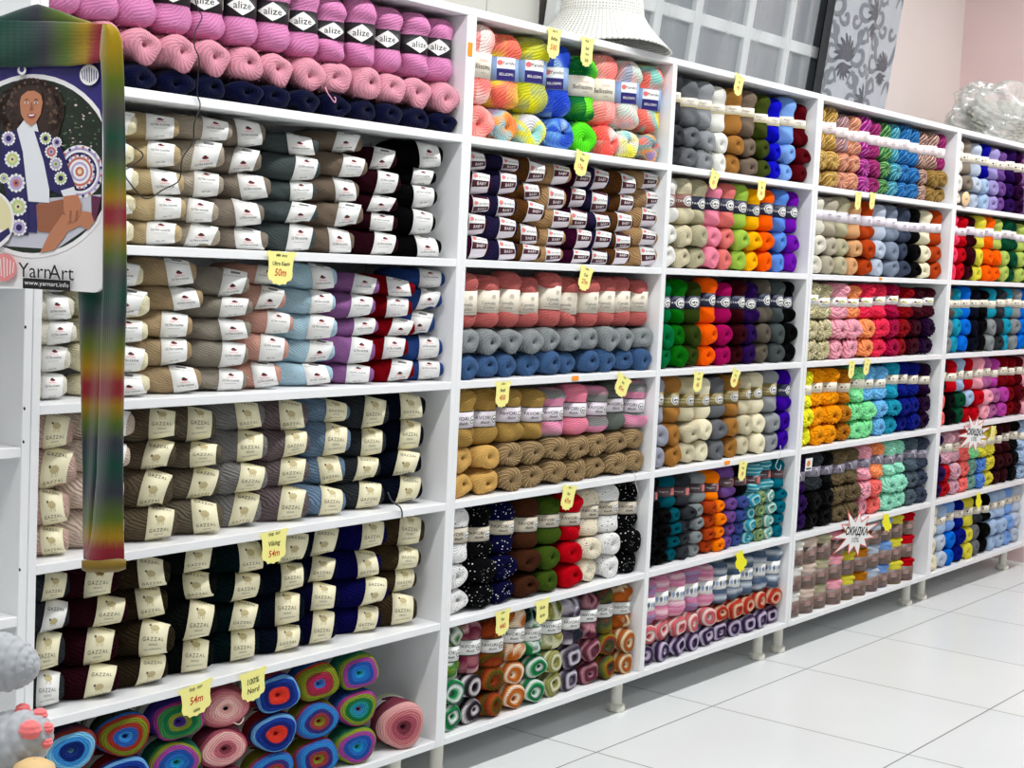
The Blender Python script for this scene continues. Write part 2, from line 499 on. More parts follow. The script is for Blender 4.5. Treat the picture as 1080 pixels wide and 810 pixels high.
# ---- slanted skeins of the left bay (axis X before they are turned)
SL_PROF = [(-0.068, 0.003), (-0.079, 0.008), (-0.0840, 0.015), (-0.082, 0.024), (-0.070, 0.0345), (-0.048, 0.0405), (-0.020, 0.0415), (0.008, 0.0392), (0.030, 0.0352),
           (0.050, 0.0305), (0.062, 0.0268), (0.0685, 0.0225), (0.0725, 0.015), (0.0715, 0.008), (0.067, 0.003)]
SLB = (0.012, 0.062)
def slanted_band(design, v):
    rz = RAT[1]
    b = Band('X', SLB[0], SLB[1], 0.0340, RAT, 2.05, slant=(-0.005, 0.004, 0.001, 0.007)[v])
    dy = (-0.006, 0.004, 0.010, -0.012)[v]
    if design == 'white':
        b.ring(WHITE_P)
        b.disc(0.0, 0.009 + dy, 0.0065, RED_INK, ry=0.0026)
        b.disc(-0.001, 0.0115 + dy, 0.0036, INK, ry=0.002)
        b.text('Superlana', 0.0, 0.003 + dy, 0.005, PINK_INK)
        b.text('ULTRA KASMIR', 0.0, -0.004 + dy, 0.0066, INK, wide=0.78)
        b.rect(-0.012, -0.0115 + dy, 0.012, -0.011 + dy, GREY_INK)
        b.text('100 GR', 0.0, -0.030 + dy, 0.006, GREY_INK)
        b.text('40% WOOL 60% ACRYLIC', 0.0, 0.030 + dy, 0.0042, GREY_INK)
        b.rect(-0.010, 0.036 + dy, 0.010, 0.043 + dy, GREY_INK)
    else:
        b.ring(CREAM_P if design == 'cream' else WHITE_P)
        # small sheep emblem
        x0, y0 = 0.0, 0.011 + dy
        for (ax, ay, r) in ((0.0, 0, .0052), (.004, .001, .0046), (-.004, .001, .0044), (.0015, .0032, .004), (-.002, .0028, .004)):
            b.disc(x0 + ax, y0 + ay, r, GOLD_INK)
        b.disc(x0 - 0.0088, y0 + 0.0048, 0.0022, BROWN_INK)
        for lx in (-.005, -.002, .003, .006): b.rect(x0 + lx, y0 - .0095, x0 + lx + .0011, y0 - .003, GOLD_INK, n=1)
        b.text('GAZZAL', 0.0, -0.007 + dy, 0.0084, BROWN_INK, spacing=1.3)
        b.text('VIKING', 0.0, -0.0155 + dy, 0.0052, GREY_INK)
        b.text('GAZZAL', 0.0, 0.034 + dy, 0.0085, INK, spacing=1.25)
        b.text('100% SUPERWASH', 0.0, -0.024 + dy, 0.004, GREY_INK)
    return b.mesh()
RAT = (1.0, 0.80)
Y_SOFT = yarn_mat('solid', period=0.0055, bump=0.5, ang=70, ang2=52)
Y_CORD = yarn_mat('solid', period=0.0080, bump=0.85, ang=66, ang2=48)
Y_FINE = yarn_mat('solid', period=0.0056, bump=0.55, ang=54, ang2=22)
Y_MOHAIR = yarn_mat('solid', period=0.0068, bump=0.32, ang=50, ang2=16, sheen=0.05)
Y_CHUNK = yarn_mat('solid', period=0.0090, bump=0.6, ang=60, sheen=0.02)
Y_SPECK_B = yarn_mat('speck', [(30, 30, 32)], period=0.006, ang=52, ang2=20, bump=0.5)
Y_SPECK_W = yarn_mat('speck', [(225, 225, 225)], period=0.006, ang=52, ang2=20, bump=0.5)
SL_SOFT = [skein_mesh('skein', SL_PROF, RAT, 'X', [Y_SOFT], seed=s, lump=0.0022, band=SLB, sq=2.05) for s in range(6)]
SL_CORD = [skein_mesh('skein', SL_PROF, RAT, 'X', [Y_CORD], seed=s + 10, lump=0.0019, band=SLB, sq=2.05) for s in range(6)]
_bands = {}
def band_mesh(fn, design, v):
    k = (fn.__name__, design, v)
    if k not in _bands: _bands[k] = fn(design, v)
    return _bands[k]

# ---- upright balls with a waist band, and balls lying end-on
UPR = 0.042; UPH = 0.150
UP_PROF = [(0.139, 0.003), (0.146, 0.008), (0.149, 0.016), (0.146, 0.028), (0.135, 0.0385), (0.120, 0.0418), (0.106, 0.0392), (0.098, 0.0376), (0.054, 0.0376),
           (0.046, 0.0396), (0.030, 0.0426), (0.014, 0.0395), (0.004, 0.029), (0.0005, 0.015), (0.004, 0.004)]
UPB = (0.054, 0.098)
LY_PROF = [(0.016, 0.0025), (0.008, 0.004), (0.0025, 0.0085), (0.0002, 0.014), (0.0012, 0.021), (0.007, 0.0275), (0.020, 0.0305), (0.050, 0.0305), (0.085, 0.030), (0.115, 0.0295), (0.130, 0.024), (0.137, 0.012), (0.135, 0.003)]
HOLES = [(0.0, 0.0), (0.008, 0.004), (-0.009, 0.003), (0.004, -0.008), (-0.006, -0.007), (0.011, 0.0), (-0.002, 0.009)]
def upright_set(mat, seeds, lump=0.0016, fuzz=0, strand=None, nu=40, nv=40):
    return [skein_mesh('ball', UP_PROF, (1.0, 1.0), 'Z', [mat], seed=s, lump=lump, band=UPB, fuzz=fuzz, strand=strand, sq=2.15, nu=nu, nv=nv) for s in seeds]
def lying_set(mat, seeds, lump=0.0012, fuzz=0, strand=None, nu=40, nv=38):
    return [skein_mesh('ball', LY_PROF, (1.0, 1.0), 'Y', [mat], seed=s, lump=lump, fuzz=fuzz, strand=strand, sq=2.05, nu=nu, nv=nv, hole=HOLES[s % 7]) for s in seeds]
BASE = {
    'fine': (upright_set(Y_FINE, (1, 2, 3, 4), 0.0021), lying_set(Y_FINE, (4, 5, 6, 7, 8, 9, 10), 0.0019)),
    'mohair': (upright_set(Y_MOHAIR, (11, 12, 13, 14), 0.0024, 420), lying_set(Y_MOHAIR, (14, 15, 16, 17, 18), 0.0022, 420)),
    'chunk': (upright_set(Y_CHUNK, (21, 22), 0.002, 0, (0.0060, 6, 150), 80, 72), lying_set(Y_CHUNK, (24, 25, 26), 0.0016, 0, (0.0058, 6, 160), 80, 68)),
}
_mset = {}
def with_mat(me, mat):
    k = (me.name, mat.name)
    if k not in _mset:
        c = me.copy(); c.materials[0] = mat; _mset[k] = c
    return _mset[k]

def circle_logo(b, cx, cy, r, dark, light):
    b.disc(cx, cy, r, light, 0.0013)
    b.disc(cx, cy, r * 0.84, dark, 0.0016)
    b.disc(cx, cy + 0.0002, r * 0.70, light, 0.0019)
    b.shape([(cx - r * .6, cy - r * .1), (cx - r * .2, cy + r * .25), (cx, cy + r * .05), (cx - r * .15, cy - r * .25)], dark, 0.0022)
    b.shape([(cx + r * .6, cy - r * .1), (cx, cy + r * .05), (cx + r * .2, cy + r * .25), (cx + r * .15, cy - r * .25)][::-1], dark, 0.0022)
    b.disc(cx, cy - r * .45, r * .22, dark, 0.0022, ry=r * .1)

UPRAD = 0.0379
def up_band(design, v):
    sx = (-0.005, 0.000, 0.005)[v]
    a0, a1 = UPB
    if design == 'cream': a0, a1 = 0.062, 0.090
    if design in ('blush', 'lilac', 'emblem', 'flower', 'tri'): a0, a1 = 0.057, 0.095
    if design == 'rose': a0, a1 = 0.044, 0.108
    if design == 'brown': a0, a1 = 0.006, 0.094
    if design in ('bell_blue', 'bell_cream'): a0, a1 = 0.053, 0.100
    b = Band('Z', a0, a1, {'brown': 0.0397, 'rose': 0.0408}.get(design, UPRAD), (1, 1), 2.15)
    h = (a1 - a0) / 2
    if design == 'alize':
        b.ring(BLACK_P)
        nst = 16
        for q in range(nst):
            xa, xb = -0.030 + 0.060 * q / nst, -0.030 + 0.060 * (q + 1) / nst
            ha, hb = 0.0192 * (1 - abs(xa) / 0.030), 0.0192 * (1 - abs(xb) / 0.030)
            b.shape([(sx + xa, -ha), (sx + xb, -hb), (sx + xb, hb), (sx + xa, ha)], WHITE_P)
        b.text('alize', sx, 0.0006, 0.0200, INK)
        b.rect(sx + 0.045, -0.013, sx + 0.055, 0.013, OFF_P, n=2)
    elif design == 'bell_blue':
        b.ring(STEEL_P)
        b.rect(sx - 0.016, 0.001, sx + 0.022, h - 0.001, WHITE_P)
        b.disc(sx - 0.010, 0.012, 0.0052, PINK_INK, 0.0016)
        b.text('YarnArt', sx + 0.008, 0.012, 0.0092, INK, wide=0.9)
        b.rect(sx - 0.016, -h + 0.001, sx + 0.022, 0.0, VIOLET_P)
        b.text('BELLISSIMO', sx + 0.003, -0.0105, 0.0074, WHITE_P, wide=0.75)
    elif design == 'bell_cream':
        b.ring(OFF_P)
        b.text('YarnArt', sx + 0.006, 0.010, 0.0055, PINK_INK)
        b.text('Bellissimo', sx + 0.002, -0.002, 0.0140, INK, wide=0.85)
        b.text('micro', sx + 0.006, -0.013, 0.0045, GREY_INK)
    elif design == 'rose':
        b.ring(OFF_P)
        b.text('Camelia', sx + 0.002, -0.004, 0.0125, GREY_INK, wide=0.85)
        b.text('Color', sx + 0.004, -0.016, 0.0115, GREY_INK)
        b.disc(sx + 0.014, 0.014, 0.0065, SAND_P)
        b.rect(sx - 0.02, -0.0252, sx + 0.03, -0.0245, GREY_INK)
    elif design in ('fav_lilac', 'fav_cream', 'fav_white'):
        p = {'fav_lilac': LILAC_P, 'fav_cream': SAND_P, 'fav_white': WHITE_P}[design]
        b.ring(p)
        b.ring(INK, a0 - 0.0004, a0 + 0.0016, 0.0014, lip=False)
        b.ring(INK, a1 - 0.0016, a1 + 0.0004, 0.0014, lip=False)
        b.text('FAVORI', sx - 0.006, 0.004, 0.0135, INK, wide=0.85)
        b.text('Batik', sx + 0.002, -0.0085, 0.0095, INK, shear=0.3)
        circle_logo(b, sx + 0.027, -0.001, 0.0125, INK, WHITE_P)
    elif design in ('navy', 'rust'):
        b.ring(NAVY_P if design == 'navy' else plain('russet_paper', (128, 84, 74), 0.45, 0.3))
        b.text('STAR', sx - 0.016, 0.0, 0.0105, WHITE_P, spacing=1.1)
        circle_logo(b, sx + 0.012, 0.0, 0.0170, INK, WHITE_P)
    elif design == 'gold':
        b.ring(GOLD_P)
        b.ring(INK, a0 - 0.0004, a0 + 0.0012, 0.0014, lip=False)
        b.text('MERINO', sx - 0.014, 0.0042, 0.0078, CREAM_P)
        b.text('GOLD', sx - 0.014, -0.005, 0.0078, CREAM_P)
        circle_logo(b, sx + 0.014, 0.0, 0.0160, INK, WHITE_P)
    elif design == 'cream':
        b.ring(OFF_P)
        b.ring(GOLD_INK, a0, a0 + 0.004, 0.0013, lip=False)
        b.text('Elegant', sx, 0.004, 0.0078, GREY_INK)
        b.text('baby', sx, -0.004, 0.005, GREY_INK)
    elif design == 'blush':
        b.ring(PINKW_P)
        b.disc(sx + 0.002, 0.006, 0.0022, PINK_INK)
        b.text('Jeans', sx, -0.001, 0.0075, GREY_INK)
        b.text('crazy', sx, -0.008, 0.005, GREY_INK)
    elif design == 'lilac':
        b.ring(LILAC_P)
        b.disc(sx, 0.003, 0.0055, GREY_INK, ry=0.004); b.disc(sx, 0.003, 0.004, LILAC_P, 0.0016, ry=0.003)
        b.disc(sx + 0.001, 0.003, 0.0016, INK, 0.0019)
        b.text('baby', sx, -0.0065, 0.006, GREY_INK)
    elif design == 'flower':
        b.ring(WHITE_P)
        for q, mt in enumerate((RED_INK, GOLD_INK, plain('lime_ink', (160, 190, 60)), plain('yellow_ink', (240, 200, 60)))):
            b.disc(sx - 0.010 + q * 0.0075, 0.004 - (q % 2) * 0.003, 0.0042, mt)
        b.text('Dolce', sx, -0.0075, 0.0065, INK)
    elif design == 'emblem':
        b.ring(OFF_P)
        b.disc(sx - 0.006, 0.002, 0.0034, INK); b.disc(sx + 0.006, 0.004, 0.0026, GREY_INK)
        b.text('Dolce', sx, -0.0075, 0.007, GREY_INK)
    elif design == 'tri':
        b.ring(plain('grey_violet_paper', (128, 122, 138), 0.45, 0.3))
        b.shape([(sx - 0.010, -0.013), (sx + 0.016, -0.013), (sx + 0.008, 0.012), (sx + 0.002, 0.012)], WHITE_P)
        b.text('MAXI', sx - 0.018, 0.004, 0.0065, WHITE_P)
        b.disc(sx + 0.006, -0.004, 0.0026, INK, 0.0016)
    elif design == 'plum':
        b.ring(PLUM_P)
        b.text('Angora', sx - 0.004, 0.0, 0.0085, WHITE_P)
        b.rect(sx + 0.018, -0.015, sx + 0.036, 0.015, plain('print_rose', (196, 112, 104), 0.5, 0.3), n=3)
    elif design == 'zig':
        b.ring(WHITE_P)
        bl = plain('print_blue', (140, 168, 204), 0.5, 0.3)
        for q in range(-3, 5):
            x = q * 0.012 + sx
            b.shape([(x, -0.013), (x + 0.006, -0.004), (x + 0.0035, 0.009), (x - 0.0045, 0.002)], bl if q % 2 else GREY_INK)
    elif design == 'brown':
        b.ring(BROWN_P)
        b.disc(sx, 0.010, 0.010, plain('print_mauve', (168, 130, 128), 0.5, 0.3))
        b.disc(sx + 0.012, -0.012, 0.009, plain('print_umber', (104, 84, 78), 0.5, 0.3))
        b.text('Alpaca', sx - 0.002, -0.002, 0.008, OFF_P)
    return b.mesh()

BANDWORD = {'alize': 'black band', 'bell_blue': 'blue band', 'bell_cream': 'ivory band', 'rose': 'ivory band', 'fav_lilac': 'lilac band', 'fav_cream': 'sand band', 'fav_white': 'white band',
            'navy': 'navy band', 'rust': 'russet band', 'gold': 'gold band', 'cream': 'ivory band', 'blush': 'blush band', 'lilac': 'lilac band', 'flower': 'flowered band',
            'emblem': 'ivory band', 'tri': 'grey band', 'plum': 'plum band', 'zig': 'patterned band', 'brown': 'brown band'}

# ------------------------------------------------------------------ colours of the stock
C = {
    'white': (238, 237, 230), 'cream': (232, 226, 196), 'warm white': (226, 222, 208), 'ivory': (240, 233, 205), 'beige': (196, 178, 142), 'khaki beige': (192, 186, 158), 'pale taupe': (178, 168, 152),
    'taupe': (146, 136, 124), 'slate grey': (88, 96, 96), 'mink brown': (132, 118, 104), 'dark maroon': (56, 20, 32), 'black': (15, 15, 17), 'sand': (176, 156, 126), 'stone grey': (152, 146, 134),
    'dusty rose': (205, 162, 148), 'light blue': (180, 206, 218), 'violet': (154, 110, 158), 'deep red': (132, 12, 26), 'denim blue': (56, 84, 140), 'blush': (214, 186, 174), 'pale blush': (226, 208, 194),
    'umber': (112, 100, 84), 'olive grey': (120, 112, 98), 'mid grey': (146, 144, 142), 'mauve grey': (130, 116, 118), 'blue grey': (128, 150, 172), 'charcoal': (64, 68, 72), 'dark navy': (20, 26, 44),
    'dark olive': (62, 52, 38), 'black green': (22, 28, 24), 'bottle green': (14, 36, 38), 'ink blue': (16, 28, 44), 'midnight blue': (18, 20, 58), 'royal navy': (24, 22, 88), 'olive brown': (82, 68, 50),
    'bright pink': (216, 146, 188), 'dusty pink': (220, 160, 174), 'navy': (16, 22, 58), 'plum': (74, 20, 56), 'dark violet': (54, 48, 84), 'chestnut': (112, 76, 42), 'tan': (198, 164, 122),
    'rose': (192, 112, 108), 'silver grey': (150, 155, 156), 'steel blue': (76, 106, 144), 'ochre': (178, 148, 88), 'grey rose': (196, 140, 160), 'pink': (240, 150, 172), 'grey green': (118, 124, 118),
    'golden tan': (216, 178, 112), 'mixed brown': (140, 114, 82), 'brown': (82, 50, 34), 'moss green': (78, 100, 36), 'red': (196, 14, 36), 'dark grey': (70, 72, 76), 'grey': (122, 124, 128),
    'pale grey': (160, 163, 166), 'camel': (176, 130, 72), 'olive green': (78, 88, 36), 'royal blue': (26, 26, 196), 'sky blue': (140, 178, 232), 'wine': (98, 12, 26), 'salmon': (228, 134, 128), 'lime': (172, 204, 92),
    'yellow': (252, 190, 20), 'orange': (252, 112, 12), 'cornflower blue': (106, 152, 224), 'purple': (126, 30, 178), 'emerald': (0, 122, 72), 'green': (16, 116, 22), 'dark moss': (62, 76, 28), 'magenta': (172, 20, 102),
    'dark wine': (64, 12, 24), 'dark purple': (54, 22, 90), 'warm grey': (112, 104, 94), 'lavender grey': (168, 170, 182), 'deep purple': (72, 10, 164), 'teal': (0, 98, 112), 'rust': (186, 80, 34), 'bright orange': (252, 142, 16),
    'mauve': (126, 90, 156), 'indigo': (78, 94, 156), 'turquoise': (42, 164, 190), 'sage green': (88, 134, 92), 'aqua': (116, 202, 192), 'dark teal': (12, 120, 140), 'grey blue': (142, 152, 168), 'greige': (188, 180, 162),
    'peach': (218, 172, 128), 'dark slate': (76, 84, 102), 'pale pink': (246, 178, 192), 'apricot': (252, 164, 112), 'coral': (240, 62, 98), 'raspberry': (176, 20, 80), 'crimson': (150, 10, 26), 'dark raspberry': (74, 6, 32),
    'neon yellow': (248, 244, 60), 'gold': (248, 168, 20), 'bronze': (192, 128, 32), 'mint': (152, 238, 174), 'baby blue': (128, 194, 238), 'blue': (18, 124, 220), 'dark blue': (16, 36, 136), 'aubergine': (48, 10, 58),
    'khaki': (122, 108, 82), 'light mint': (168, 234, 208), 'slate': (98, 112, 122), 'lavender': (172, 162, 210), 'cobalt': (20, 20, 156), 'lemon': (228, 218, 84), 'pale lime': (186, 204, 112), 'fir green': (20, 86, 60),
    'pale blue': (178, 200, 226), 'pink coral': (250, 84, 118), 'orchid': (192, 82, 172), 'pale orchid': (184, 114, 164), 'ecru': (214, 206, 178), 'bright salmon': (252, 132, 126), 'misty blue': (196, 206, 220), 'sea green': (134, 176, 164),
}
MIX = {   # dyed or mottled yarn: (name, mode, colours, k, fallback)
    'mixed tan': ('strand', [(150, 124, 88), (112, 88, 60), (186, 164, 122), (132, 106, 74)], 0.010),
    'pink and grey': ('ring', [(232, 140, 176), (224, 150, 176), (120, 122, 120), (150, 150, 148)], 14),
    'pale coral': ('patch', [(252, 236, 232), (252, 200, 192), (252, 128, 122), (250, 150, 140)], 14),
    'coral and yellow': ('patch', [(252, 116, 96), (250, 128, 104), (232, 214, 60), (170, 160, 170)], 14),
    'chartreuse': ('patch', [(196, 196, 44), (210, 210, 50), (170, 178, 110), (224, 222, 30)], 14),
    'blue and sky': ('patch', [(36, 66, 186), (44, 78, 200), (70, 104, 214), (168, 204, 240)], 14),
    'green and neon': ('patch', [(14, 92, 44), (22, 112, 54), (120, 240, 52), (96, 226, 40)], 12),
    'coral pink': ('patch', [(252, 132, 126), (252, 150, 140), (252, 176, 166), (250, 120, 116)], 16),
    'mint and pink': ('patch', [(226, 216, 204), (196, 218, 206), (244, 184, 178), (170, 176, 196)], 16),
    'coral and teal': ('patch', [(250, 114, 96), (248, 122, 110), (128, 208, 200), (240, 214, 70)], 16),
    'orange and pastel': ('patch', [(252, 128, 84), (250, 166, 70), (150, 200, 205), (160, 140, 170)], 18),
    'aqua and lemon': ('patch', [(150, 216, 218), (168, 222, 214), (240, 234, 50), (214, 214, 220)], 18),
    'mottled blue': ('patch', [(46, 84, 196), (110, 164, 232), (60, 104, 206), (176, 208, 240)], 20),
    'neon green': ('patch', [(84, 222, 36), (96, 232, 44), (110, 238, 50), (16, 86, 40)], 14),
    'coral and white': ('patch', [(252, 92, 82), (252, 110, 98), (250, 232, 224), (252, 240, 232)], 16),
    'lemon and white': ('patch', [(240, 236, 70), (236, 230, 120), (240, 236, 226), (150, 214, 206)], 18),
    'lilac and orange': ('patch', [(160, 140, 190), (250, 170, 80), (90, 170, 180), (250, 120, 100)], 22),
    'flecked white': ('speckb', None, 0), 'flecked black': ('speckw', None, 0), 'flecked cream': ('speckb', None, 0), 'flecked navy': ('speckw', None, 0),
    'green swirl': ('ring', [(110, 140, 52), (60, 120, 60), (220, 228, 214), (24, 50, 44), (150, 170, 70)], 42),
    'mauve swirl': ('ring', [(160, 104, 110), (214, 172, 172), (104, 30, 56), (150, 92, 100)], 42),
    'rust swirl': ('ring', [(158, 66, 30), (110, 44, 22), (70, 78, 26), (166, 76, 30)], 34),
    'amber swirl': ('ring', [(202, 112, 38), (168, 84, 26), (240, 220, 190), (190, 100, 30)], 48),
    'emerald swirl': ('ring', [(20, 100, 54), (38, 140, 82), (222, 236, 226), (14, 52, 54)], 46),
    'khaki swirl': ('ring', [(168, 164, 100), (130, 130, 60), (226, 224, 190), (90, 100, 40)], 46),
    'charcoal swirl': ('ring', [(40, 42, 52), (92, 78, 96), (214, 208, 220), (30, 30, 40)], 46),
    'plum swirl': ('ring', [(116, 44, 72), (84, 44, 48), (186, 130, 140), (72, 30, 50)], 46),
    'olive swirl': ('ring', [(146, 120, 24), (92, 92, 40), (50, 64, 52), (150, 50, 28)], 30),
    'copper swirl': ('ring', [(190, 98, 36), (150, 76, 28), (234, 210, 170), (120, 70, 40)], 46),
    'black swirl': ('ring', [(28, 24, 30), (56, 46, 56), (220, 214, 216), (24, 22, 28)], 42),
    'pink ombre': ('ring', [(226, 160, 186), (208, 118, 152), (238, 206, 214), (196, 100, 140)], 22),
    'mauve ombre': ('ring', [(164, 100, 142), (150, 130, 170), (206, 120, 150), (140, 150, 186)], 20),
    'slate ombre': ('ring', [(88, 108, 132), (70, 90, 116), (196, 204, 212), (56, 80, 106)], 22),
    'rosy swirl': ('ring', [(216, 108, 114), (200, 86, 96), (246, 216, 210), (120, 84, 74)], 44),
    'scarlet swirl': ('ring', [(196, 56, 36), (176, 40, 30), (236, 190, 160), (120, 60, 34)], 44),
    'violet swirl': ('ring', [(62, 42, 80), (44, 34, 62), (206, 196, 220), (78, 44, 74)], 44),
    'gold stripe': ('strand', [(190, 148, 66), (150, 110, 46), (226, 200, 140), (166, 126, 54)], 0.016),
    'mauve stripe': ('strand', [(156, 130, 138), (120, 96, 106), (206, 180, 176), (150, 76, 70)], 0.016),
    'peach stripe': ('strand', [(206, 136, 100), (176, 100, 82), (236, 190, 160), (190, 120, 100)], 0.016),
    'magenta stripe': ('strand', [(164, 34, 136), (110, 24, 110), (216, 130, 190), (150, 30, 110)], 0.016),
    'plum stripe': ('strand', [(150, 36, 98), (110, 24, 74), (176, 80, 130), (130, 30, 90)], 0.016),
    'green stripe': ('strand', [(52, 120, 60), (30, 84, 50), (150, 190, 120), (70, 130, 80)], 0.016),
    'turquoise stripe': ('strand', [(56, 152, 168), (30, 112, 140), (150, 206, 210), (40, 130, 160)], 0.016),
    'blue stripe': ('strand', [(34, 104, 168), (20, 76, 136), (90, 150, 200), (20, 96, 160)], 0.016),
    'brown stripe': ('strand', [(156, 110, 96), (110, 70, 60), (230, 212, 196), (140, 96, 84)], 0.012),
    'tawny stripe': ('strand', [(150, 112, 54), (110, 84, 40), (190, 156, 90), (120, 100, 60)], 0.014),
    'fringed khaki': ('strand', [(206, 196, 154), (150, 136, 96), (232, 226, 192), (188, 178, 132)], 0.012),
    'mottled aqua': ('ring', [(46, 168, 192), (30, 130, 160), (176, 226, 220), (50, 150, 170)], 50),
    'pale aqua swirl': ('ring', [(126, 206, 196), (90, 170, 160), (224, 240, 230), (90, 70, 60)], 50),
    'sage swirl': ('ring', [(88, 134, 92), (140, 160, 90), (60, 110, 90), (190, 200, 150)], 50),
    'dusty pink mix': ('strand', [(216, 162, 178), (186, 130, 150), (236, 196, 204), (206, 150, 166)], 0.01),
}
SPECK_COL = {'flecked white': (238, 238, 236), 'flecked black': (20, 20, 22), 'flecked cream': (236, 228, 206), 'flecked navy': (22, 22, 66)}

def ylin(c):
    """dyed wool soaks up light: deeper than its screen colour"""
    r = lin(c)
    return tuple(0.98 * v ** 1.2 for v in r[:3]) + (1.0,)

def yarn_look(name, base):
    """material and object colour for a colour name"""
    if name in MIX:
        mode = MIX[name][0]
        if mode == 'speckb': return Y_SPECK_B, ylin(SPECK_COL[name])
        if mode == 'speckw': return Y_SPECK_W, ylin(SPECK_COL[name])
        return yarn_mat(mode, MIX[name][1], k=MIX[name][2], period=0.0060, bump=0.6, ang=50, ang2=20), (0.5, 0.5, 0.5, 1)
    return base, ylin(C[name])

ORD = ['first', 'second', 'third', 'fourth', 'fifth', 'sixth', 'seventh', 'eighth', 'ninth', 'tenth', 'eleventh', 'twelfth', 'thirteenth', 'fourteenth']
SHELF = {1: 'top shelf', 2: 'second shelf', 3: 'third shelf', 4: 'fourth shelf', 5: 'fifth shelf', 6: 'bottom shelf'}
BAY = {'A': 'left bay', 'B': 'second bay', 'C': 'third bay', 'D': 'fourth bay', 'E': 'far bay'}
KIND_WORD = {}

rnd = random.Random(3)
def jit(a): return rnd.uniform(-a, a)

# ------------------------------------------------------------------ slanted stacks (left bay, and one shelf of the second)
def slanted_stacks(bay, row, tips, n, cols, name, noun, meshes, base, design, phi=40, designs2=None, scale=1.0, ry=1.0):
    zf = zfloor(row)
    for ci, (tx, cname) in enumerate(zip(tips, cols)):
        wts = [rnd.uniform(0.80, 1.22) for _ in range(n)]
        avail = CLEAR - 0.004 - (rnd.uniform(0, 0.026) if n == 5 else rnd.uniform(0, 0.012))
        hs = [avail * w_ / sum(wts) for w_ in wts]
        zc = zf + 0.0006
        for k in range(n):     # from the bottom
            ro = n - 1 - k
            rw = 'topmost' if ro == 0 else ('lowest' if k == 0 else ORD[ro] + ' from top')
            d = design(ci, k) if callable(design) else design
            bw = {'white': 'white band', 'cream': 'cream band', 'gwhite': 'white band', 'two_tone': 'two-tone label'}[d]
            lab = f"{cname} {noun} with {bw}, {rw}, {ORD[ci]} stack, {SHELF[row]}, {BAY[bay]}"
            mat, colr = yarn_look(cname, base)
            me = meshes[rnd.randrange(len(meshes))]
            if mat is not base: me = with_mat(me, mat)
            h = hs[k]
            a = math.radians(-phi + jit(7))
            cx = tx - 0.0600 * scale + jit(0.012); cyy = 0.080 * scale + jit(0.008) + 0.004
            sx = scale * (1 + jit(0.05))
            lim = BAYS[bay][0] + 0.007
            if cx - 0.0845 * sx * math.cos(a) < lim:
                tipx = cx + 0.0725 * sx * math.cos(a)
                sx = max(0.62, (tipx - lim) / (0.157 * math.cos(a))); cx = lim + 0.0845 * sx * math.cos(a)
            o = ob(name, me, None, (cx, cyy, zc + h / 2), (jit(0.14), jit(0.06), a), (sx, scale * ry * (1 + jit(0.06)), h / 2 / 0.0318 * 1.06))
            zc += h
            o.color = colr
            tag(o, lab, 'yarn', f"{noun}s on the {SHELF[row]} of the {BAY[bay]}")
            v = rnd.randrange(4)
            ob('paper_band', band_mesh(slanted_band if d != 'two_tone' else twotone_band, d, v), o)

def twotone_band(design, v):
    b = Band('X', SLB[0], SLB[1], 0.0340, RAT, 2.05, slant=(-0.004, 0.003, 0.0, 0.005)[v])
    dy = (0.000, 0.006, -0.005, 0.010)[v]
    b.ring(WHITE_P)
    b.disc(-0.016, 0.010 + dy, 0.0055, PINK_INK)
    b.text('YarnArt', 0.005, 0.010 + dy, 0.0115, GREY_INK)
    b.rect(-0.0235, -0.016 + dy, 0.0235, -0.0005 + dy, MAROON_P)
    b.text('BABY', 0.004, -0.008 + dy, 0.0105, WHITE_P, spacing=1.1)
    b.rect(-0.0235, -0.042 + dy, 0.0235, -0.0165 + dy, LILAC_P)
    b.rect(-0.0235, 0.026 + dy, 0.0235, 0.046 + dy, MAROON_P)
    return b.mesh()

def tips(row_y, pxs, Y=0.026):
    return [on_y(px, row_y, Y).x for px in pxs]

slanted_stacks('A', 2, tips(200, [106, 150, 197, 242, 286, 341, 386, 426, 466]), 5,
               ['white', 'cream', 'beige', 'pale taupe', 'taupe', 'slate grey', 'mink brown', 'dark maroon', 'black'], 'wool_skein', 'wool skein', SL_SOFT, Y_SOFT, 'white')
slanted_stacks('A', 3, tips(340, [86, 126, 162, 214, 268, 309, 361, 402, 440, 468])[:1] + tips(340, [160, 214, 268, 309, 361, 402, 440, 470]), 5,
               ['warm white', 'cream', 'sand', 'stone grey', 'dusty rose', 'light blue', 'violet', 'deep red', 'denim blue'], 'wool_skein', 'wool skein', SL_SOFT, Y_SOFT, 'white')
slanted_stacks('A', 4, tips(480, [87, 142, 195, 238, 282, 330, 372, 412, 452]), 4,
               ['blush', 'pale blush', 'umber', 'olive grey', 'mid grey', 'mauve grey', 'blue grey', 'charcoal', 'dark navy'], 'cotton_skein', 'cord skein', SL_CORD, Y_CORD,
               lambda c, k: 'gwhite' if c == 1 else 'cream')
slanted_stacks('A', 5, tips(640, [80, 138, 185, 235, 282, 328, 364, 408, 444]), 4,
               ['charcoal', 'dark maroon', 'dark olive', 'black green', 'bottle green', 'ink blue', 'midnight blue', 'royal navy', 'olive brown'], 'cotton_skein', 'cord skein', SL_CORD, Y_CORD,
               lambda c, k: 'gwhite' if (c == 0 and k in (0, 2)) else 'cream')
slanted_stacks('B', 2, tips(222, [520, 549, 575, 601, 625, 646, 672, 697]), 5,
               ['plum', 'dark violet', 'chestnut', 'tan', 'plum', 'dark violet', 'chestnut', 'tan'], 'sock_yarn_skein', 'small skein', SL_CORD, Y_CORD, 'two_tone', phi=38, scale=0.86, ry=0.95)

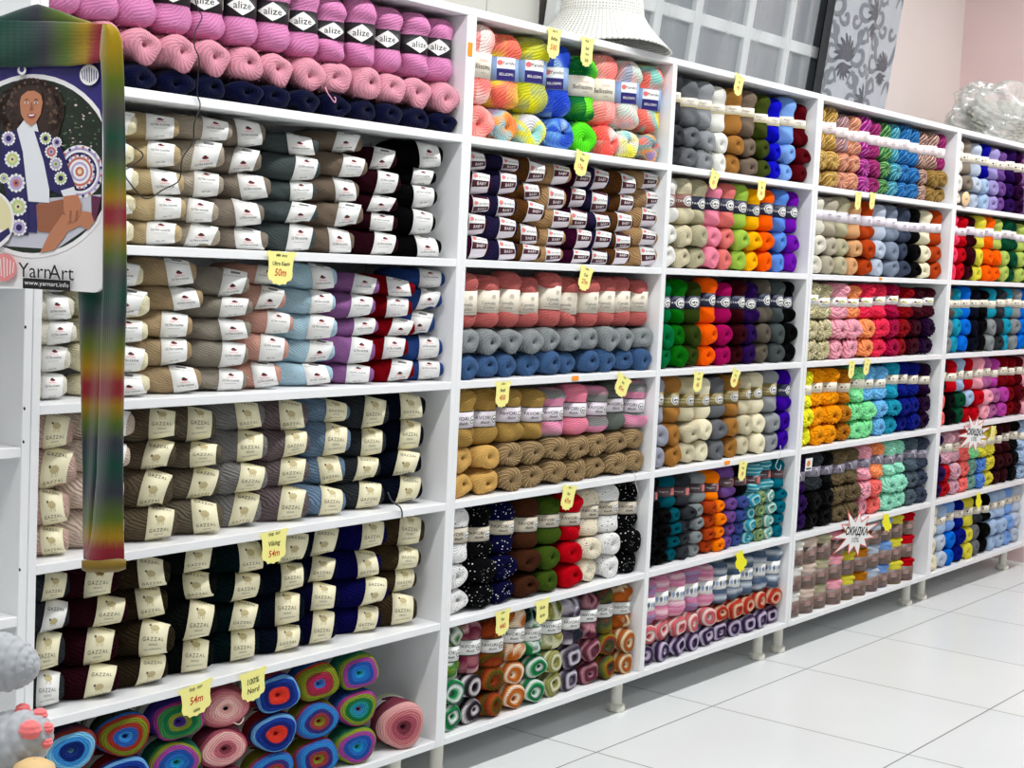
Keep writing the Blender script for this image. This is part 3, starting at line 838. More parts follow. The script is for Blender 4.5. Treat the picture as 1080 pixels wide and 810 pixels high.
# ------------------------------------------------------------------ shelves of upright balls over balls lying end-on
def ball_shelf(bay, row, up, lying, name, noun, base='fine', design='cream', hl=0.056, pad=(0.003, 0.006), x0=None, x1=None, hu=None, design_of=None, updepth=1.0):
    """up: colour of each standing ball from left to right; lying: rows from the bottom, each a list of colours"""
    a, b = BAYS[bay]
    a = (x0 if x0 is not None else a) + pad[0] + 0.004; b = (x1 if x1 is not None else b) - max(0.001, pad[1] - 0.006)
    zf = zfloor(row)
    ups, lys = BASE[base]; bm = ups[0].materials[0]
    grp = f"{noun}s on the {SHELF[row]} of the {BAY[bay]}"
    nl = len(lying)
    hls = list(hl) if isinstance(hl, (list, tuple)) else [hl] * nl
    for r, cols in enumerate(lying):
        w = (b - a) / len(cols)
        for i, cn in enumerate(cols):
            if cn is None: continue
            rw = {1: ['lower row'], 2: ['lower row', 'upper row'], 3: ['lowest row', 'middle row', 'upper row'], 4: ['lowest row', 'second row', 'third row', 'fourth row']}[nl][r]
            mat, colr = yarn_look(cn, bm)
            me = lys[rnd.randrange(len(lys))]
            if mat is not bm: me = with_mat(me, mat)
            s = rnd.uniform(0.97, 1.03)
            o = ob(name, me, None, (a + w * (i + 0.5) + jit(0.003), 0.005 + abs(jit(0.014)) + 0.003 * (nl - r), zf + sum(hls[:r]) + hls[r] * 0.5 + 0.001), (jit(0.07), jit(0.06), jit(0.16)),
                   (w / 2 / 0.0312 * s, 1.0, hls[r] / 2 / 0.0308 * rnd.uniform(0.98, 1.06)))
            o.color = colr
            tag(o, f"{cn} {noun} lying end-on, {rw}, {ORD[i]} from left, {SHELF[row]}, {BAY[bay]}", 'yarn', grp)
    zu = zf + sum(hls) + 0.001
    hh = hu or (CLEAR - sum(hls) - 0.012)
    w = (b - a) / len(up)
    for i, cn in enumerate(up):
        if cn is None: continue
        mat, colr = yarn_look(cn, bm)
        if cn.endswith('swirl'): mat = yarn_mat('patch', MIX[cn][1], k=17, period=0.006, bump=0.6, ang=50, ang2=20)
        me = ups[rnd.randrange(len(ups))]
        if mat is not bm: me = with_mat(me, mat)
        s = rnd.uniform(0.97, 1.02)
        d = design_of(i) if design_of else design
        o = ob(name, me, None, (a + w * (i + 0.5) + jit(0.004), (0.056 + abs(jit(0.008))) * updepth, zu), (jit(0.03), jit(0.03), math.radians(-28) + jit(0.2)),
               (w / 2 / 0.0420 * s, 0.98 * updepth, hh / 0.149 * rnd.uniform(0.93, 1.05)))
        o.color = colr
        tag(o, f"{cn} {noun} with {BANDWORD[d]}, standing, {ORD[i]} from left, {SHELF[row]}, {BAY[bay]}", 'yarn', grp)
        ob('paper_band', band_mesh(up_band, d, rnd.randrange(3)), o, (0, 0, jit(0.006)))

n = 13
ball_shelf('A', 1, ['bright pink'] * n, [['navy'] * n, ['dusty pink'] * n], 'mohair_skein', 'mohair skein', 'mohair', 'alize', hl=(0.048, 0.066))
ball_shelf('B', 1, ['pale coral', 'coral and yellow', 'chartreuse', 'blue and sky', 'green and neon', 'coral pink', 'mint and pink', 'coral and teal'],
           [['coral pink', 'orange and pastel', 'aqua and lemon', 'mottled blue', 'neon green', 'coral and white', 'lemon and white', 'lilac and orange']],
           'plush_yarn_ball', 'plush ball', 'mohair', 'bell_blue', hl=0.078, design_of=lambda i: 'bell_cream' if i in (0, 4, 5) else 'bell_blue')
ball_shelf('B', 3, ['rose'] * 10, [['steel blue'] * 10, ['silver grey'] * 10], 'brushed_yarn_ball', 'brushed ball', 'mohair', 'rose', hl=0.060)
ball_shelf('B', 4, ['ochre', 'ochre', 'ochre', 'ochre', 'pink and grey', 'pink', 'pink and grey', 'grey green', 'pink and grey'],
           [['golden tan', 'golden tan', 'mixed tan', 'mixed tan', 'mixed tan', 'mixed tan', 'mixed tan', 'mixed tan', 'mixed tan'],
            ['golden tan', 'golden tan', 'mixed tan', 'mixed tan', 'mixed tan', 'mixed tan', 'mixed tan', 'mixed tan', 'mixed tan']],
           'batik_yarn_ball', 'yarn ball', 'fine', 'fav_lilac', hl=0.060)
cB5 = ['flecked white', 'flecked black', 'flecked navy', 'brown', 'moss green', 'red', 'flecked cream', 'flecked white', 'flecked black']
ball_shelf('B', 5, cB5, [cB5, cB5], 'batik_yarn_ball', 'yarn ball', 'fine', 'fav_cream', hl=0.062)
cB6 = ['green swirl', 'mauve swirl', 'rust swirl', 'amber swirl', 'emerald swirl', 'khaki swirl', 'charcoal swirl', 'plum swirl', 'olive swirl', 'copper swirl']
cB6l = ['emerald swirl', 'black swirl', 'rust swirl', 'amber swirl', 'emerald swirl', 'khaki swirl', 'charcoal swirl', 'plum swirl', 'olive swirl', 'copper swirl']
ball_shelf('B', 6, cB6, [cB6l, cB6l], 'batik_yarn_ball', 'yarn ball', 'fine', 'fav_white', hl=0.062)
cC1 = ['dark grey', 'grey', 'pale grey', 'white', 'camel', 'mink brown', 'olive green', 'royal blue', 'sky blue', 'wine']
ball_shelf('C', 1, cC1, [cC1, cC1], 'acrylic_yarn_ball', 'acrylic ball', 'fine', 'cream', hl=0.056)
cC2 = ['white', 'ecru', 'khaki beige', 'pink', 'salmon', 'lime', 'yellow', 'orange', 'cornflower blue', 'purple']
ball_shelf('C', 2, cC2, [cC2, cC2], 'acrylic_yarn_ball', 'acrylic ball', 'fine', 'navy', hl=0.062, pad=(0.003, 0.03), design_of=lambda i: 'rust' if i < 2 else 'navy')
cC3 = ['emerald', 'green', 'dark moss', 'orange', 'magenta', 'dark wine', 'dark purple', 'warm grey', 'slate grey', 'black']
ball_shelf('C', 3, cC3, [cC3, cC3], 'acrylic_yarn_ball', 'acrylic ball', 'fine', 'navy', hl=0.062)
cC4 = ['lavender grey', 'camel', 'ecru', 'ivory', 'grey', 'camel', 'ecru', 'ivory', 'pale grey', 'deep purple']
ball_shelf('C', 4, cC4, [cC4, cC4], 'acrylic_yarn_ball', 'acrylic ball', 'fine', 'gold', hl=0.062, design_of=lambda i: 'navy' if i == 9 else 'gold')
cC5 = ['black', 'black', 'teal', 'charcoal', 'silver grey', 'rust', 'bright orange', 'mauve', 'indigo', 'mottled aqua', 'sage swirl', 'pale aqua swirl', 'dark teal']
ball_shelf('C', 5, ['black', 'teal', 'charcoal', 'silver grey', 'bright orange', 'mauve', 'black', 'mottled aqua', 'mottled aqua', 'dark teal'], [cC5] * 4,
           'angora_yarn_ball', 'angora ball', 'fine', 'plum', hl=0.040)
ball_shelf('C', 6, ['mauve ombre', 'pink ombre', 'pink ombre', 'mauve ombre', 'pink ombre', 'slate ombre', 'slate ombre', 'slate ombre', 'slate ombre', 'slate ombre'],
           [['violet swirl'] * 10, ['rosy swirl'] * 5 + ['scarlet swirl'] * 5], 'gradient_yarn_ball', 'gradient ball', 'fine', 'zig', hl=0.058)
cD1 = ['gold stripe', 'gold stripe', 'mauve stripe', 'peach stripe', 'magenta stripe', 'plum stripe', 'green stripe', 'turquoise stripe', 'blue stripe', 'blue stripe', 'brown stripe', 'brown stripe', 'plum stripe']
cD1l = ['gold stripe', 'gold stripe', 'peach stripe', 'peach stripe', 'magenta stripe', 'plum stripe', 'green stripe', 'turquoise stripe', 'blue stripe', 'blue stripe', 'brown stripe', 'tawny stripe', 'tawny stripe']
ball_shelf('D', 1, cD1, [cD1l, cD1l], 'striped_yarn_ball', 'striped ball', 'fine', 'blush', hl=0.058, pad=(0.003, 0.03))
cD2 = ['warm white', 'greige', 'khaki beige', 'peach', 'rust', 'misty blue', 'grey blue', 'dark slate', 'black', 'ivory', 'rust']
ball_shelf('D', 2, cD2, [cD2, cD2], 'baby_yarn_ball', 'soft ball', 'fine', 'lilac', hl=0.062, pad=(0.003, 0.02))
cD3 = ['fringed khaki', 'fringed khaki', 'pale pink', 'apricot', 'coral', 'coral', 'raspberry', 'crimson', 'dark raspberry', 'dark raspberry']
ball_shelf('D', 3, cD3, [['fringed khaki', 'fringed khaki', 'pale pink', 'pale pink', 'apricot', 'coral', 'raspberry', 'crimson', 'dark raspberry', 'aubergine']] * 2,
           'chunky_yarn_ball', 'chunky ball', 'chunk', 'flower', hl=0.068, pad=(0.003, 0.05))
cD4 = ['neon yellow', 'gold', 'gold', 'bronze', 'mint', 'baby blue', 'baby blue', 'turquoise', 'dark blue', 'dark blue', 'aubergine']
cD4l = ['neon yellow', 'gold', 'gold', 'bronze', 'mint', 'mint', 'baby blue', 'turquoise', 'dark blue', 'dark blue', 'aubergine']
ball_shelf('D', 4, cD4, [cD4l, cD4l], 'chunky_yarn_ball', 'chunky ball', 'chunk', 'emblem', hl=0.064, pad=(0.003, 0.03))
cD5 = ['dark purple', 'charcoal', 'black', 'khaki', 'khaki', 'pale pink', 'apricot', 'light mint', 'light mint', 'slate', 'dark slate']
ball_shelf('D', 5, cD5, [['dark purple', 'black', 'black', 'khaki', 'khaki', 'pale pink', 'bright salmon', 'light mint', 'light mint', 'slate', 'dark slate']] * 2,
           'chunky_yarn_ball', 'chunky ball', 'chunk', 'tri', hl=0.064, pad=(0.003, 0.012))
WR_PROF = [(0.139, 0.003), (0.146, 0.008), (0.149, 0.018), (0.146, 0.030), (0.136, 0.0385), (0.122, 0.0400), (0.116, 0.0375), (0.110, 0.0390), (0.060, 0.0392), (0.012, 0.0390), (0.003, 0.036), (0.0005, 0.02), (0.002, 0.004)]
WRAP = [skein_mesh('ball', WR_PROF, (1.0, 1.0), 'Z', [Y_FINE], seed=s, lump=0.002, band=(0.008, 0.112), sq=2.15) for s in (41, 42, 43)]
# bottom shelf of the fourth bay: three tiers of balls in wide brown wrappers
a, b = BAYS['D'][0] + 0.004, BAYS['D'][1] - 0.10
cD6 = ['white', 'pale blush', 'khaki beige', 'pale pink', 'lemon', 'bronze', 'misty blue', 'sky blue', 'lemon', 'red']
for r in range(3):
    w = (b - a) / len(cD6)
    for i, cn in enumerate(cD6):
        o = ob('wrapped_yarn_ball', WRAP[rnd.randrange(3)], None, (a + w * (i + 0.5), 0.050 + jit(0.004), zfloor(6) + 0.086 * r + 0.001), (0, 0, math.radians(-28) + jit(0.3)),
               (w / 2 / 0.0425, 0.95, 0.0875 / 0.1495))
        o.color = ylin(C[cn])
        tag(o, f"{cn} ball in a brown wrapper, {('lowest', 'middle', 'upper')[r]} tier, {ORD[i]} from left, bottom shelf, fourth bay", 'yarn', 'wrapped balls on the bottom shelf of the fourth bay')
        ob('paper_band', band_mesh(up_band, 'brown', rnd.randrange(3)), o)
E_ = dict(pad=(0.003, 0.002))
cE1 = ['white', 'taupe', 'misty blue', 'cobalt', 'lavender', 'mauve', 'dark purple', 'aubergine'] + ['violet', 'lavender', 'misty blue']
ball_shelf('E', 1, cE1, [['white', 'taupe', 'misty blue', 'pale blue', 'lavender', 'mauve', 'dark purple', 'aubergine', 'violet', 'lavender', 'misty blue']] * 2, 'soft_yarn_ball', 'soft ball', 'fine', 'emblem', hl=0.060, **E_)
cE2 = ['pink coral', 'red', 'dark wine', 'lemon', 'orange', 'pale lime', 'fir green', 'fir green'] + ['pale lime', 'moss green', 'lemon']
ball_shelf('E', 2, cE2, [['pink coral', 'red', 'dark wine', 'lemon', 'orange', 'orange', 'pale lime', 'fir green', 'pale lime', 'moss green', 'lemon']] * 2, 'soft_yarn_ball', 'soft ball', 'fine', 'lilac', hl=0.064, **E_)
cE3 = ['warm grey', 'turquoise', 'blue', 'dark navy', 'black', 'turquoise', 'charcoal', 'turquoise'] + ['silver grey', 'blue', 'turquoise']
ball_shelf('E', 3, cE3, [['silver grey', 'turquoise', 'blue', 'dark navy', 'black', 'silver grey', 'charcoal', 'turquoise', 'silver grey', 'blue', 'turquoise']] * 2, 'soft_yarn_ball', 'soft ball', 'fine', 'emblem', hl=0.066, **E_)
cE4 = ['black', 'red', 'pale blue', 'red', 'pale pink', 'pale orchid', 'orchid', 'deep red'] + ['deep red', 'wine', 'pale pink']
ball_shelf('E', 4, cE4, [['bright salmon', 'black', 'fir green', 'red', 'red', 'pale pink', 'pale orchid', 'orchid', 'deep red', 'wine', 'pale pink'], ['bright salmon', 'black', 'fir green', 'pale blue', 'red', 'pale pink', 'pale orchid', 'orchid', 'deep red', 'wine', 'pale pink']], 'soft_yarn_ball', 'soft ball', 'fine', 'emblem', hl=0.064, **E_)
cE5 = ['dark purple', 'dusty pink mix', 'dusty pink mix', 'bright salmon', 'mint', 'lemon', 'lemon', 'dark wine'] + ['dark wine', 'black', 'pale blue']
ball_shelf('E', 5, cE5, [['dark purple', 'red', 'dusty pink mix', 'bright salmon', 'sea green', 'cornflower blue', 'lemon', 'dark wine', 'dark wine', 'black', 'pale blue']] * 2, 'soft_yarn_ball', 'soft ball', 'chunk', 'emblem', hl=0.064, **E_)
cE6 = ['ivory', 'pale blue', 'sky blue', 'dark blue', 'lemon', 'charcoal', 'black', 'pale blue'] + ['pale blue', 'sky blue', 'misty blue']
ball_shelf('E', 6, cE6, [['ivory', 'misty blue', 'blue', 'dark blue', 'lemon', 'grey', 'black', 'pale blue', 'pale blue', 'sky blue', 'misty blue']] * 2, 'soft_yarn_ball', 'soft ball', 'fine', 'emblem', hl=0.066, **E_)

# ------------------------------------------------------------------ yarn cakes
CK_PROF = [(0.012, 0.002), (0.006, 0.004), (0.002, 0.008), (0.0, 0.016), (0.001, 0.028), (0.003, 0.036), (0.010, 0.041), (0.022, 0.0425), (0.060, 0.0425), (0.090, 0.0415), (0.102, 0.036), (0.106, 0.02), (0.106, 0.003)]
CK = [skein_mesh('cake', CK_PROF, (1.0, 1.0), 'Y', [Y_FINE], seed=s, lump=0.0016, nu=56, nv=44, sq=2.0) for s in (31, 32, 33)]
CAKES = {
    'blue and rust': [(40, 70, 150), (60, 140, 210), (40, 90, 170), (150, 50, 40), (120, 130, 40), (160, 56, 40), (40, 100, 180), (50, 60, 40)],
    'navy and ice blue': [(120, 190, 220), (30, 50, 120), (20, 40, 110), (60, 140, 210), (120, 190, 230), (130, 50, 40), (80, 40, 60), (40, 40, 60)],
    'purple and green': [(50, 40, 130), (70, 40, 130), (130, 140, 50), (30, 110, 70), (60, 130, 70), (160, 60, 130), (80, 50, 140), (60, 50, 130)],
    'pale pink': [(60, 40, 40), (216, 160, 156), (232, 184, 176), (222, 160, 158), (206, 130, 134), (190, 100, 112), (150, 70, 86), (170, 90, 100)],
    'rose pink': [(110, 50, 64), (140, 66, 80), (190, 100, 112), (226, 160, 160), (232, 176, 172), (170, 84, 98), (120, 50, 70), (130, 60, 76)],
    'red and blue': [(200, 40, 36), (226, 64, 48), (226, 60, 44), (30, 40, 110), (30, 60, 150), (110, 170, 220), (40, 50, 120), (140, 40, 44)],
    'olive and magenta': [(50, 120, 190), (60, 110, 180), (170, 40, 80), (150, 50, 60), (130, 140, 40), (120, 130, 40), (190, 70, 40), (40, 90, 150)],
    'blue and olive': [(170, 40, 56), (130, 130, 40), (150, 60, 60), (60, 50, 120), (50, 130, 200), (60, 110, 190), (160, 60, 90), (120, 120, 40)],
    'turquoise and orchid': [(60, 150, 90), (40, 150, 200), (40, 110, 190), (40, 80, 160), (160, 70, 150), (140, 150, 50), (60, 130, 70), (40, 110, 90)],
    'green and violet': [(150, 40, 70), (50, 130, 180), (40, 140, 150), (30, 110, 60), (130, 150, 50), (170, 60, 130), (40, 90, 170), (50, 80, 150)],
}
def cake(px, py, cname, where, sx=1.0, sz=1.0, yaw=15, Y=0.012):
    p = on_y(px, py, Y)
    mat = yarn_mat('ring', CAKES[cname], k=14.5, period=0.0046, bump=0.9, ang=9, key='cake')
    me = with_mat(CK[rnd.randrange(3)], mat)
    o = ob('yarn_cake', me, None, (p.x, Y, p.z), (0, jit(3), -math.radians(yaw)), (sx, 1, sz))
    o.color = (0.4, 0.4, 0.4, 1)
    tag(o, f"{cname} ringed yarn cake {where}, bottom shelf, left bay", 'yarn cake', 'yarn cakes on the bottom shelf of the left bay')
    # paper sleeve further back on the side
    return o
zb = zfloor(6)
rows_z = [zb + 0.0435, zb + 0.128, zb + 0.2115]
colX = [1.735, 1.862, 1.992, 2.118, 2.258, 2.388, 2.512]
grid = [
    [('navy and ice blue', 0), ('blue and rust', 0), ('turquoise and orchid', 0), ('rose pink', 0), ('blue and olive', 0), ('blue and olive', 0), ('turquoise and orchid', 0)],
    [('blue and olive', 0), ('red and blue', 0), ('turquoise and orchid', 0), ('rose pink', 0), ('red and blue', 0), ('blue and olive', 0), ('green and violet', 0)],
    [('navy and ice blue', 0), ('blue and rust', 0), ('purple and green', 0), ('pale pink', 0), ('red and blue', 0), ('olive and magenta', 0), ('turquoise and orchid', 0)],
]
SLEEVE_G = plain('pale_green_paper', (196, 206, 160), 0.5, 0.3)
m = MB(); m.grid([[(0.0432 * math.cos(2 * PI * i / 40), y, 0.0432 * math.sin(2 * PI * i / 40)) for i in range(40)] for y in (0.050, 0.052, 0.070, 0.072)], True, 0)
m.grid([[(0.0434 * math.cos(2 * PI * i / 40), y, 0.0434 * math.sin(2 * PI * i / 40)) for i in range(40)] for y in (0.072, 0.085)], True, 1)
SLEEVE = m.mesh('paper_band', [WHITE_P, SLEEVE_G])
for r in range(3):
    for c in range(7):
        cn = grid[r][c][0]
        mat = yarn_mat('ring', CAKES[cn], k=14.5, period=0.0046, bump=0.9, ang=9, key='cake')
        o = ob('yarn_cake', with_mat(CK[rnd.randrange(3)], mat), None, (colX[c] + jit(0.004) + 0.006, 0.012 + jit(0.004), rows_z[r] - 0.001), (0, 0, -math.radians(15) + jit(0.06)), (1.32, 1, 0.985))
        tag(o, f"{cn} ringed yarn cake, {('lowest', 'middle', 'upper')[r]} row, {ORD[c]} from left, bottom shelf, left bay", 'yarn cake', 'yarn cakes on the bottom shelf of the left bay')
        ob('paper_band', SLEEVE, o)
mat = yarn_mat('ring', [(96, 40, 54), (120, 56, 68), (170, 84, 98), (200, 118, 122), (222, 158, 156), (226, 170, 166), (130, 60, 76), (120, 54, 70)], k=12.5, period=0.0046, bump=0.9, ang=9, key='cake')
o = ob('yarn_cake', with_mat(CK[0], mat), None, (2.668, 0.006, zb + 0.0555), (0, 0, -math.radians(22)), (1.42, 1.1, 1.28))
tag(o, 'large dusky pink ringed yarn cake alone beside the side panel, bottom shelf, left bay', 'yarn cake', 'yarn cakes on the bottom shelf of the left bay')
ob('paper_band', SLEEVE, o)

# ------------------------------------------------------------------ price tags and signs
YEL_P = plain('yellow_paper', (250, 243, 150), 0.6, 0.2)
NEON_P = plain('neon_yellow_paper', (248, 240, 40), 0.6, 0.2)
PEN = plain('black_marker', (50, 48, 40), 0.6, 0.2)
RPEN = plain('red_marker', (206, 60, 36), 0.6, 0.2)
def tag_outline(w, h):
    """a goblet-like card: flared top with a notch, scalloped foot"""
    pts = [(-0.48, 0.46), (-0.42, 0.50), (-0.22, 0.47), (-0.1, 0.50), (0.1, 0.46), (0.25, 0.49), (0.44, 0.50), (0.48, 0.44), (0.40, 0.30), (0.38, 0.0), (0.40, -0.22), (0.36, -0.34), (0.24, -0.38), (0.20, -0.47), (0.08, -0.46),
           (0.0, -0.50), (-0.10, -0.46), (-0.20, -0.47), (-0.26, -0.37), (-0.36, -0.33), (-0.40, -0.20), (-0.38, 0.0), (-0.40, 0.28)]
    return [(x * w, y * h) for x, y in pts]
def extrude(m, pts, th, mat):
    n_ = len(pts)
    b = len(m.v)
    m.v += [(x, -th / 2, y) for x, y in pts] + [(x, th / 2, y) for x, y in pts]
    m.f.append(tuple(b + i for i in range(n_ - 1, -1, -1))); m.m.append(mat)
    m.f.append(tuple(b + n_ + i for i in range(n_))); m.m.append(mat)
    for i in range(n_):
        j = (i + 1) % n_
        m.f.append((b + i, b + j, b + n_ + j, b + n_ + i)); m.m.append(mat)
def lettering(m, s, cx, cy, size, mat, th, shear=0.0, wide=1.0, spacing=1.0, bold=0.012):
    v, f = text_tris(s, 1.0, spacing, shear, bold)
    m.tris([(cx + x * size * wide, -th / 2 - 0.0004, cy + y * size) for x, y in v], f, mat)
def price_tag(px, py, wpx, hpx, lines, label, tilt=0.0, mat=YEL_P, Y=-0.004, outline=None):
    p = on_y(px, py, Y)
    depth = (p - CAM).dot(FW)
    w = wpx * depth / F_PX / 0.60; h = hpx * depth / F_PX
    m = MB(); th = 0.0008
    extrude(m, (outline or tag_outline)(w, h), th, 0)
    for (s, yy, sz, red) in lines:
        lettering(m, s, 0, yy * h, sz * h, 2 if red else 1, th, 0.12, 0.9 * min(1.0, 0.78 * w / (0.55 * sz * h * max(1, len(s)))))
    o = ob('price_tag', m.mesh('price_tag', [mat, PEN, RPEN], False), None, (p.x, Y, p.z), (0.04, tilt, 0))
    tag(o, label, 'price tag', 'yellow handwritten price tags')
    return o
P3 = lambda a, b, c: [('- ' + a + ' -', 0.40, 0.13, False), (b, 0.16, 0.17, False), (c, -0.12, 0.27, True)]
price_tag(296, 283, 27, 36, [('MM  6mm', 0.38, 0.12, False), ('Ultra Kasm', 0.14, 0.17, False), ('50m', -0.12, 0.30, True)], 'yellow price tag reading 50m below the second shelf of the left bay', 0.02)
price_tag(289, 577, 26, 36, [('бор  лот', 0.40, 0.13, False), ('Viking', 0.10, 0.21, False), ('54m', -0.18, 0.28, True)], 'yellow price tag reading 54m hanging over dark cord skeins in the left bay', -0.05)
price_tag(207, 738, 30, 36, [('бор  лот', 0.36, 0.14, False), ('54m', 0.02, 0.32, True), ('cake', -0.30, 0.16, False)], 'yellow price tag reading 54m in front of a pale pink yarn cake', -0.12)
price_tag(267, 723, 25, 34, [('100%', 0.16, 0.27, False), ('Nord', -0.14, 0.25, False)], 'yellow tag reading 100% Nord above the red and blue yarn cake', -0.1)
T3 = P3('mm 5', 'Bellis', '50m')
price_tag(584, 46, 16, 32, P3('мм 5', 'Belliss', '500'), 'yellow price tag in front of the royal blue plush ball, top shelf', 0.03)
price_tag(619, 55, 16, 31, [('бор 7', 0.36, 0.13, False), ('Bell', 0.12, 0.16, False), ('com', -0.08, 0.15, False), ('500', -0.28, 0.17, False)], 'yellow price tag in front of the dark green plush ball, top shelf', 0.0)
price_tag(613, 173, 17, 26, P3('мм', 'Baby', '17m'), 'yellow price tag over small plum skeins under the plush balls', 0.22)
price_tag(617, 294, 16, 26, P3('мм', 'Colo', '27m'), 'yellow price tag over brushed rose balls in the second bay', 0.22)
price_tag(530, 416, 17, 28, P3('мм', 'Batik', '450'), 'yellow price tag over ochre balls at the left of the second bay', 0.0)
price_tag(656, 407, 18, 23, P3('мм', 'Bat', '85m'), 'slanted yellow price tag over pink and grey balls in the second bay', 0.42)
price_tag(599, 525, 17, 27, P3('мм', 'Fav', '47m'), 'yellow price tag above the red ball in the second bay', 0.18)
price_tag(530, 657, 17, 28, P3('мм', 'Fav', '440'), 'yellow price tag over rust swirl balls on the bottom shelf', -0.05)
price_tag(572, 645, 16, 27, [('Kuts', 0.18, 0.20, False), ('kotu', -0.14, 0.2, False)], 'yellow price tag over emerald swirl balls on the bottom shelf', -0.1)
price_tag(779, 90, 13, 22, P3('м', 'Ele', '45'), 'yellow price tag above the camel ball, top shelf of third bay', 0.22)
price_tag(753, 190, 12, 20, P3('м', 'St', '55'), 'yellow price tag in front of the pink ball, second shelf of third bay', 0.35)
price_tag(803, 201, 12, 21, P3('м', 'Sta', '56'), 'yellow price tag in front of the yellow ball, second shelf of third bay', 0.02)
price_tag(736, 403, 13, 22, P3('м', 'Gold', '65'), 'yellow price tag over ivory balls with gold bands', 0.05)
price_tag(775, 399, 11, 20, P3('м', 'Gol', '60'), 'tilted yellow price tag over grey balls with gold bands', 0.35)
price_tag(783, 497, 12, 21, P3('м', 'Ang', '38'), 'yellow price tag among turquoise angora balls', 0.06)
price_tag(905, 212, 10, 19, P3('м', 'J', '5'), 'left one of two yellow price tags under the striped balls', 0.0)
price_tag(920, 212, 9, 18, P3('м', 'J', '6'), 'right one of two yellow price tags under the striped balls', 0.06)
price_tag(898, 390, 10, 19, P3('м', 'D', '5'), 'left one of two yellow price tags over the bright chunky balls', 0.02)
price_tag(914, 387, 10, 18, P3('м', 'D', '6'), 'right one of two yellow price tags over the bright chunky balls', 0.18)
price_tag(1047, 457, 9, 16, P3('м', 'P', '5'), 'yellow price tag beside the far starburst sign', 0.1)
def bird(w, h):
    pts = [(-0.5, 0.42), (-0.30, 0.30), (-0.14, 0.50), (0.06, 0.46), (0.14, 0.28), (0.26, 0.14), (0.48, 0.04), (0.50, -0.18), (0.34, -0.28), (0.42, -0.44), (0.22, -0.40), (0.06, -0.50), (-0.06, -0.36), (-0.24, -0.30), (-0.38, -0.06), (-0.30, 0.10)]
    return [(x * w, y * h) for x, y in pts]
price_tag(781, 592, 17, 24, [], 'neon yellow cut-out card over slate gradient balls, bottom of third bay', 0.1, NEON_P, -0.012, bird)
price_tag(935, 551, 18, 18, [], 'neon yellow cut-out card next to the near starburst sign', 0.35, NEON_P, -0.012, bird)
price_tag(1032, 528, 12, 18, [], 'neon yellow cut-out card on the bottom shelf of the far bay', 0.2, NEON_P, -0.012, bird)

def starburst(px, py, size_px, label, seed):
    rg = random.Random(seed)
    Y = -0.018
    p = on_y(px, py, Y); dep = (p - CAM).dot(FW); s = size_px * dep / F_PX
    spikes = 11
    def outl(k):
        pts = []
        for i in range(spikes * 2):
            a = PI / 2 + PI * i / spikes
            r_ = (0.58 if i % 2 == 0 else 0.30) * k
            if i % 2 == 0: r_ *= (0.95, 1.12, 0.9, 1.2, 1.3, 0.9, 1.0, 0.85)[i // 2 % 8]
            pts.append((r_ * s * math.cos(a) * 1.28, r_ * s * math.sin(a)))
        return pts
    m = MB(); th = 0.001
    extrude(m, outl(1.0), th, 0)
    b = len(m.v); pts = outl(0.90)
    m.v += [(x, -th / 2 - 0.0003, y) for x, y in pts]; m.f.append(tuple(b + i for i in range(len(pts) - 1, -1, -1))); m.m.append(1)
    lettering(m, 'СКИДКА', 0, 0.05 * s, 0.25 * s, 2, th + 0.0006, 0.1, 0.74, 1.0, 0.035)
    lettering(m, '10%', 0, -0.14 * s, 0.17 * s, 3, th + 0.0006)
    o = ob('starburst_sign', m.mesh('starburst_sign', [plain('red_edge', (224, 96, 84), 0.5), WHITE_P, INK, GREY_INK], False), None, (p.x, Y, p.z), (0.06, 0.08, -0.25))
    tag(o, label, 'sign', 'white starburst discount signs')
starburst(903, 563, 46, 'white starburst discount sign with red points hanging over brown-wrapped balls', 1)
starburst(1028, 458, 36, 'white starburst discount sign on the far bay over dusty pink balls', 2)

ORANGE_P = plain('orange_paper', (252, 150, 30), 0.6, 0.2)
def sticker(px, py, wpx, hpx, label):
    p = on_y(px, py, -0.001); dep = (p - CAM).dot(FW)
    w = wpx * dep / F_PX / 0.62; h = hpx * dep / F_PX
    m = MB(); extrude(m, [(-w / 2, -h / 2), (w / 2, -h / 2), (w / 2, h / 2), (-w / 2, h / 2)], 0.0006, 0)
    o = ob('sticker', m.mesh('sticker', [ORANGE_P], False), None, (p.x, -0.0009, p.z))
    tag(o, label, 'sticker', 'small orange stickers')
sticker(496, 52, 4.5, 14, 'small upright orange sticker on the panel beside the plush balls')
sticker(607, 399, 7, 5, 'small orange sticker on the shelf edge under steel blue balls')
sticker(767, 488, 7, 4, 'small orange sticker on the shelf edge above the angora balls')
sticker(929, 294, 4, 2.5, 'tiny orange sticker on the shelf edge above chunky coral balls')

# round peach label disc leaning in the far bay
m = MB()
P = [[(r * math.cos(2 * PI * i / 36), y, r * math.sin(2 * PI * i / 36)) for i in range(36)] for r, y in ((0.001, -0.002), (0.026, -0.002), (0.028, 0.0), (0.026, 0.002), (0.001, 0.002))]
m.grid(P, True)
lettering(m, 'SALE', 0, 0.0, 0.010, 1, 0.0045)
p = on_y(1019, 204, -0.006)
o = ob('round_card', m.mesh('round_card', [plain('peach_card', (244, 208, 158), 0.5, 0.3), GREY_INK]), None, (p.x, -0.006, zfloor(1) + 0.0275), (0.05, 0, 0), (1.35, 1, 1))
tag(o, 'round peach card leaning on taupe balls, top shelf of far bay', 'card')

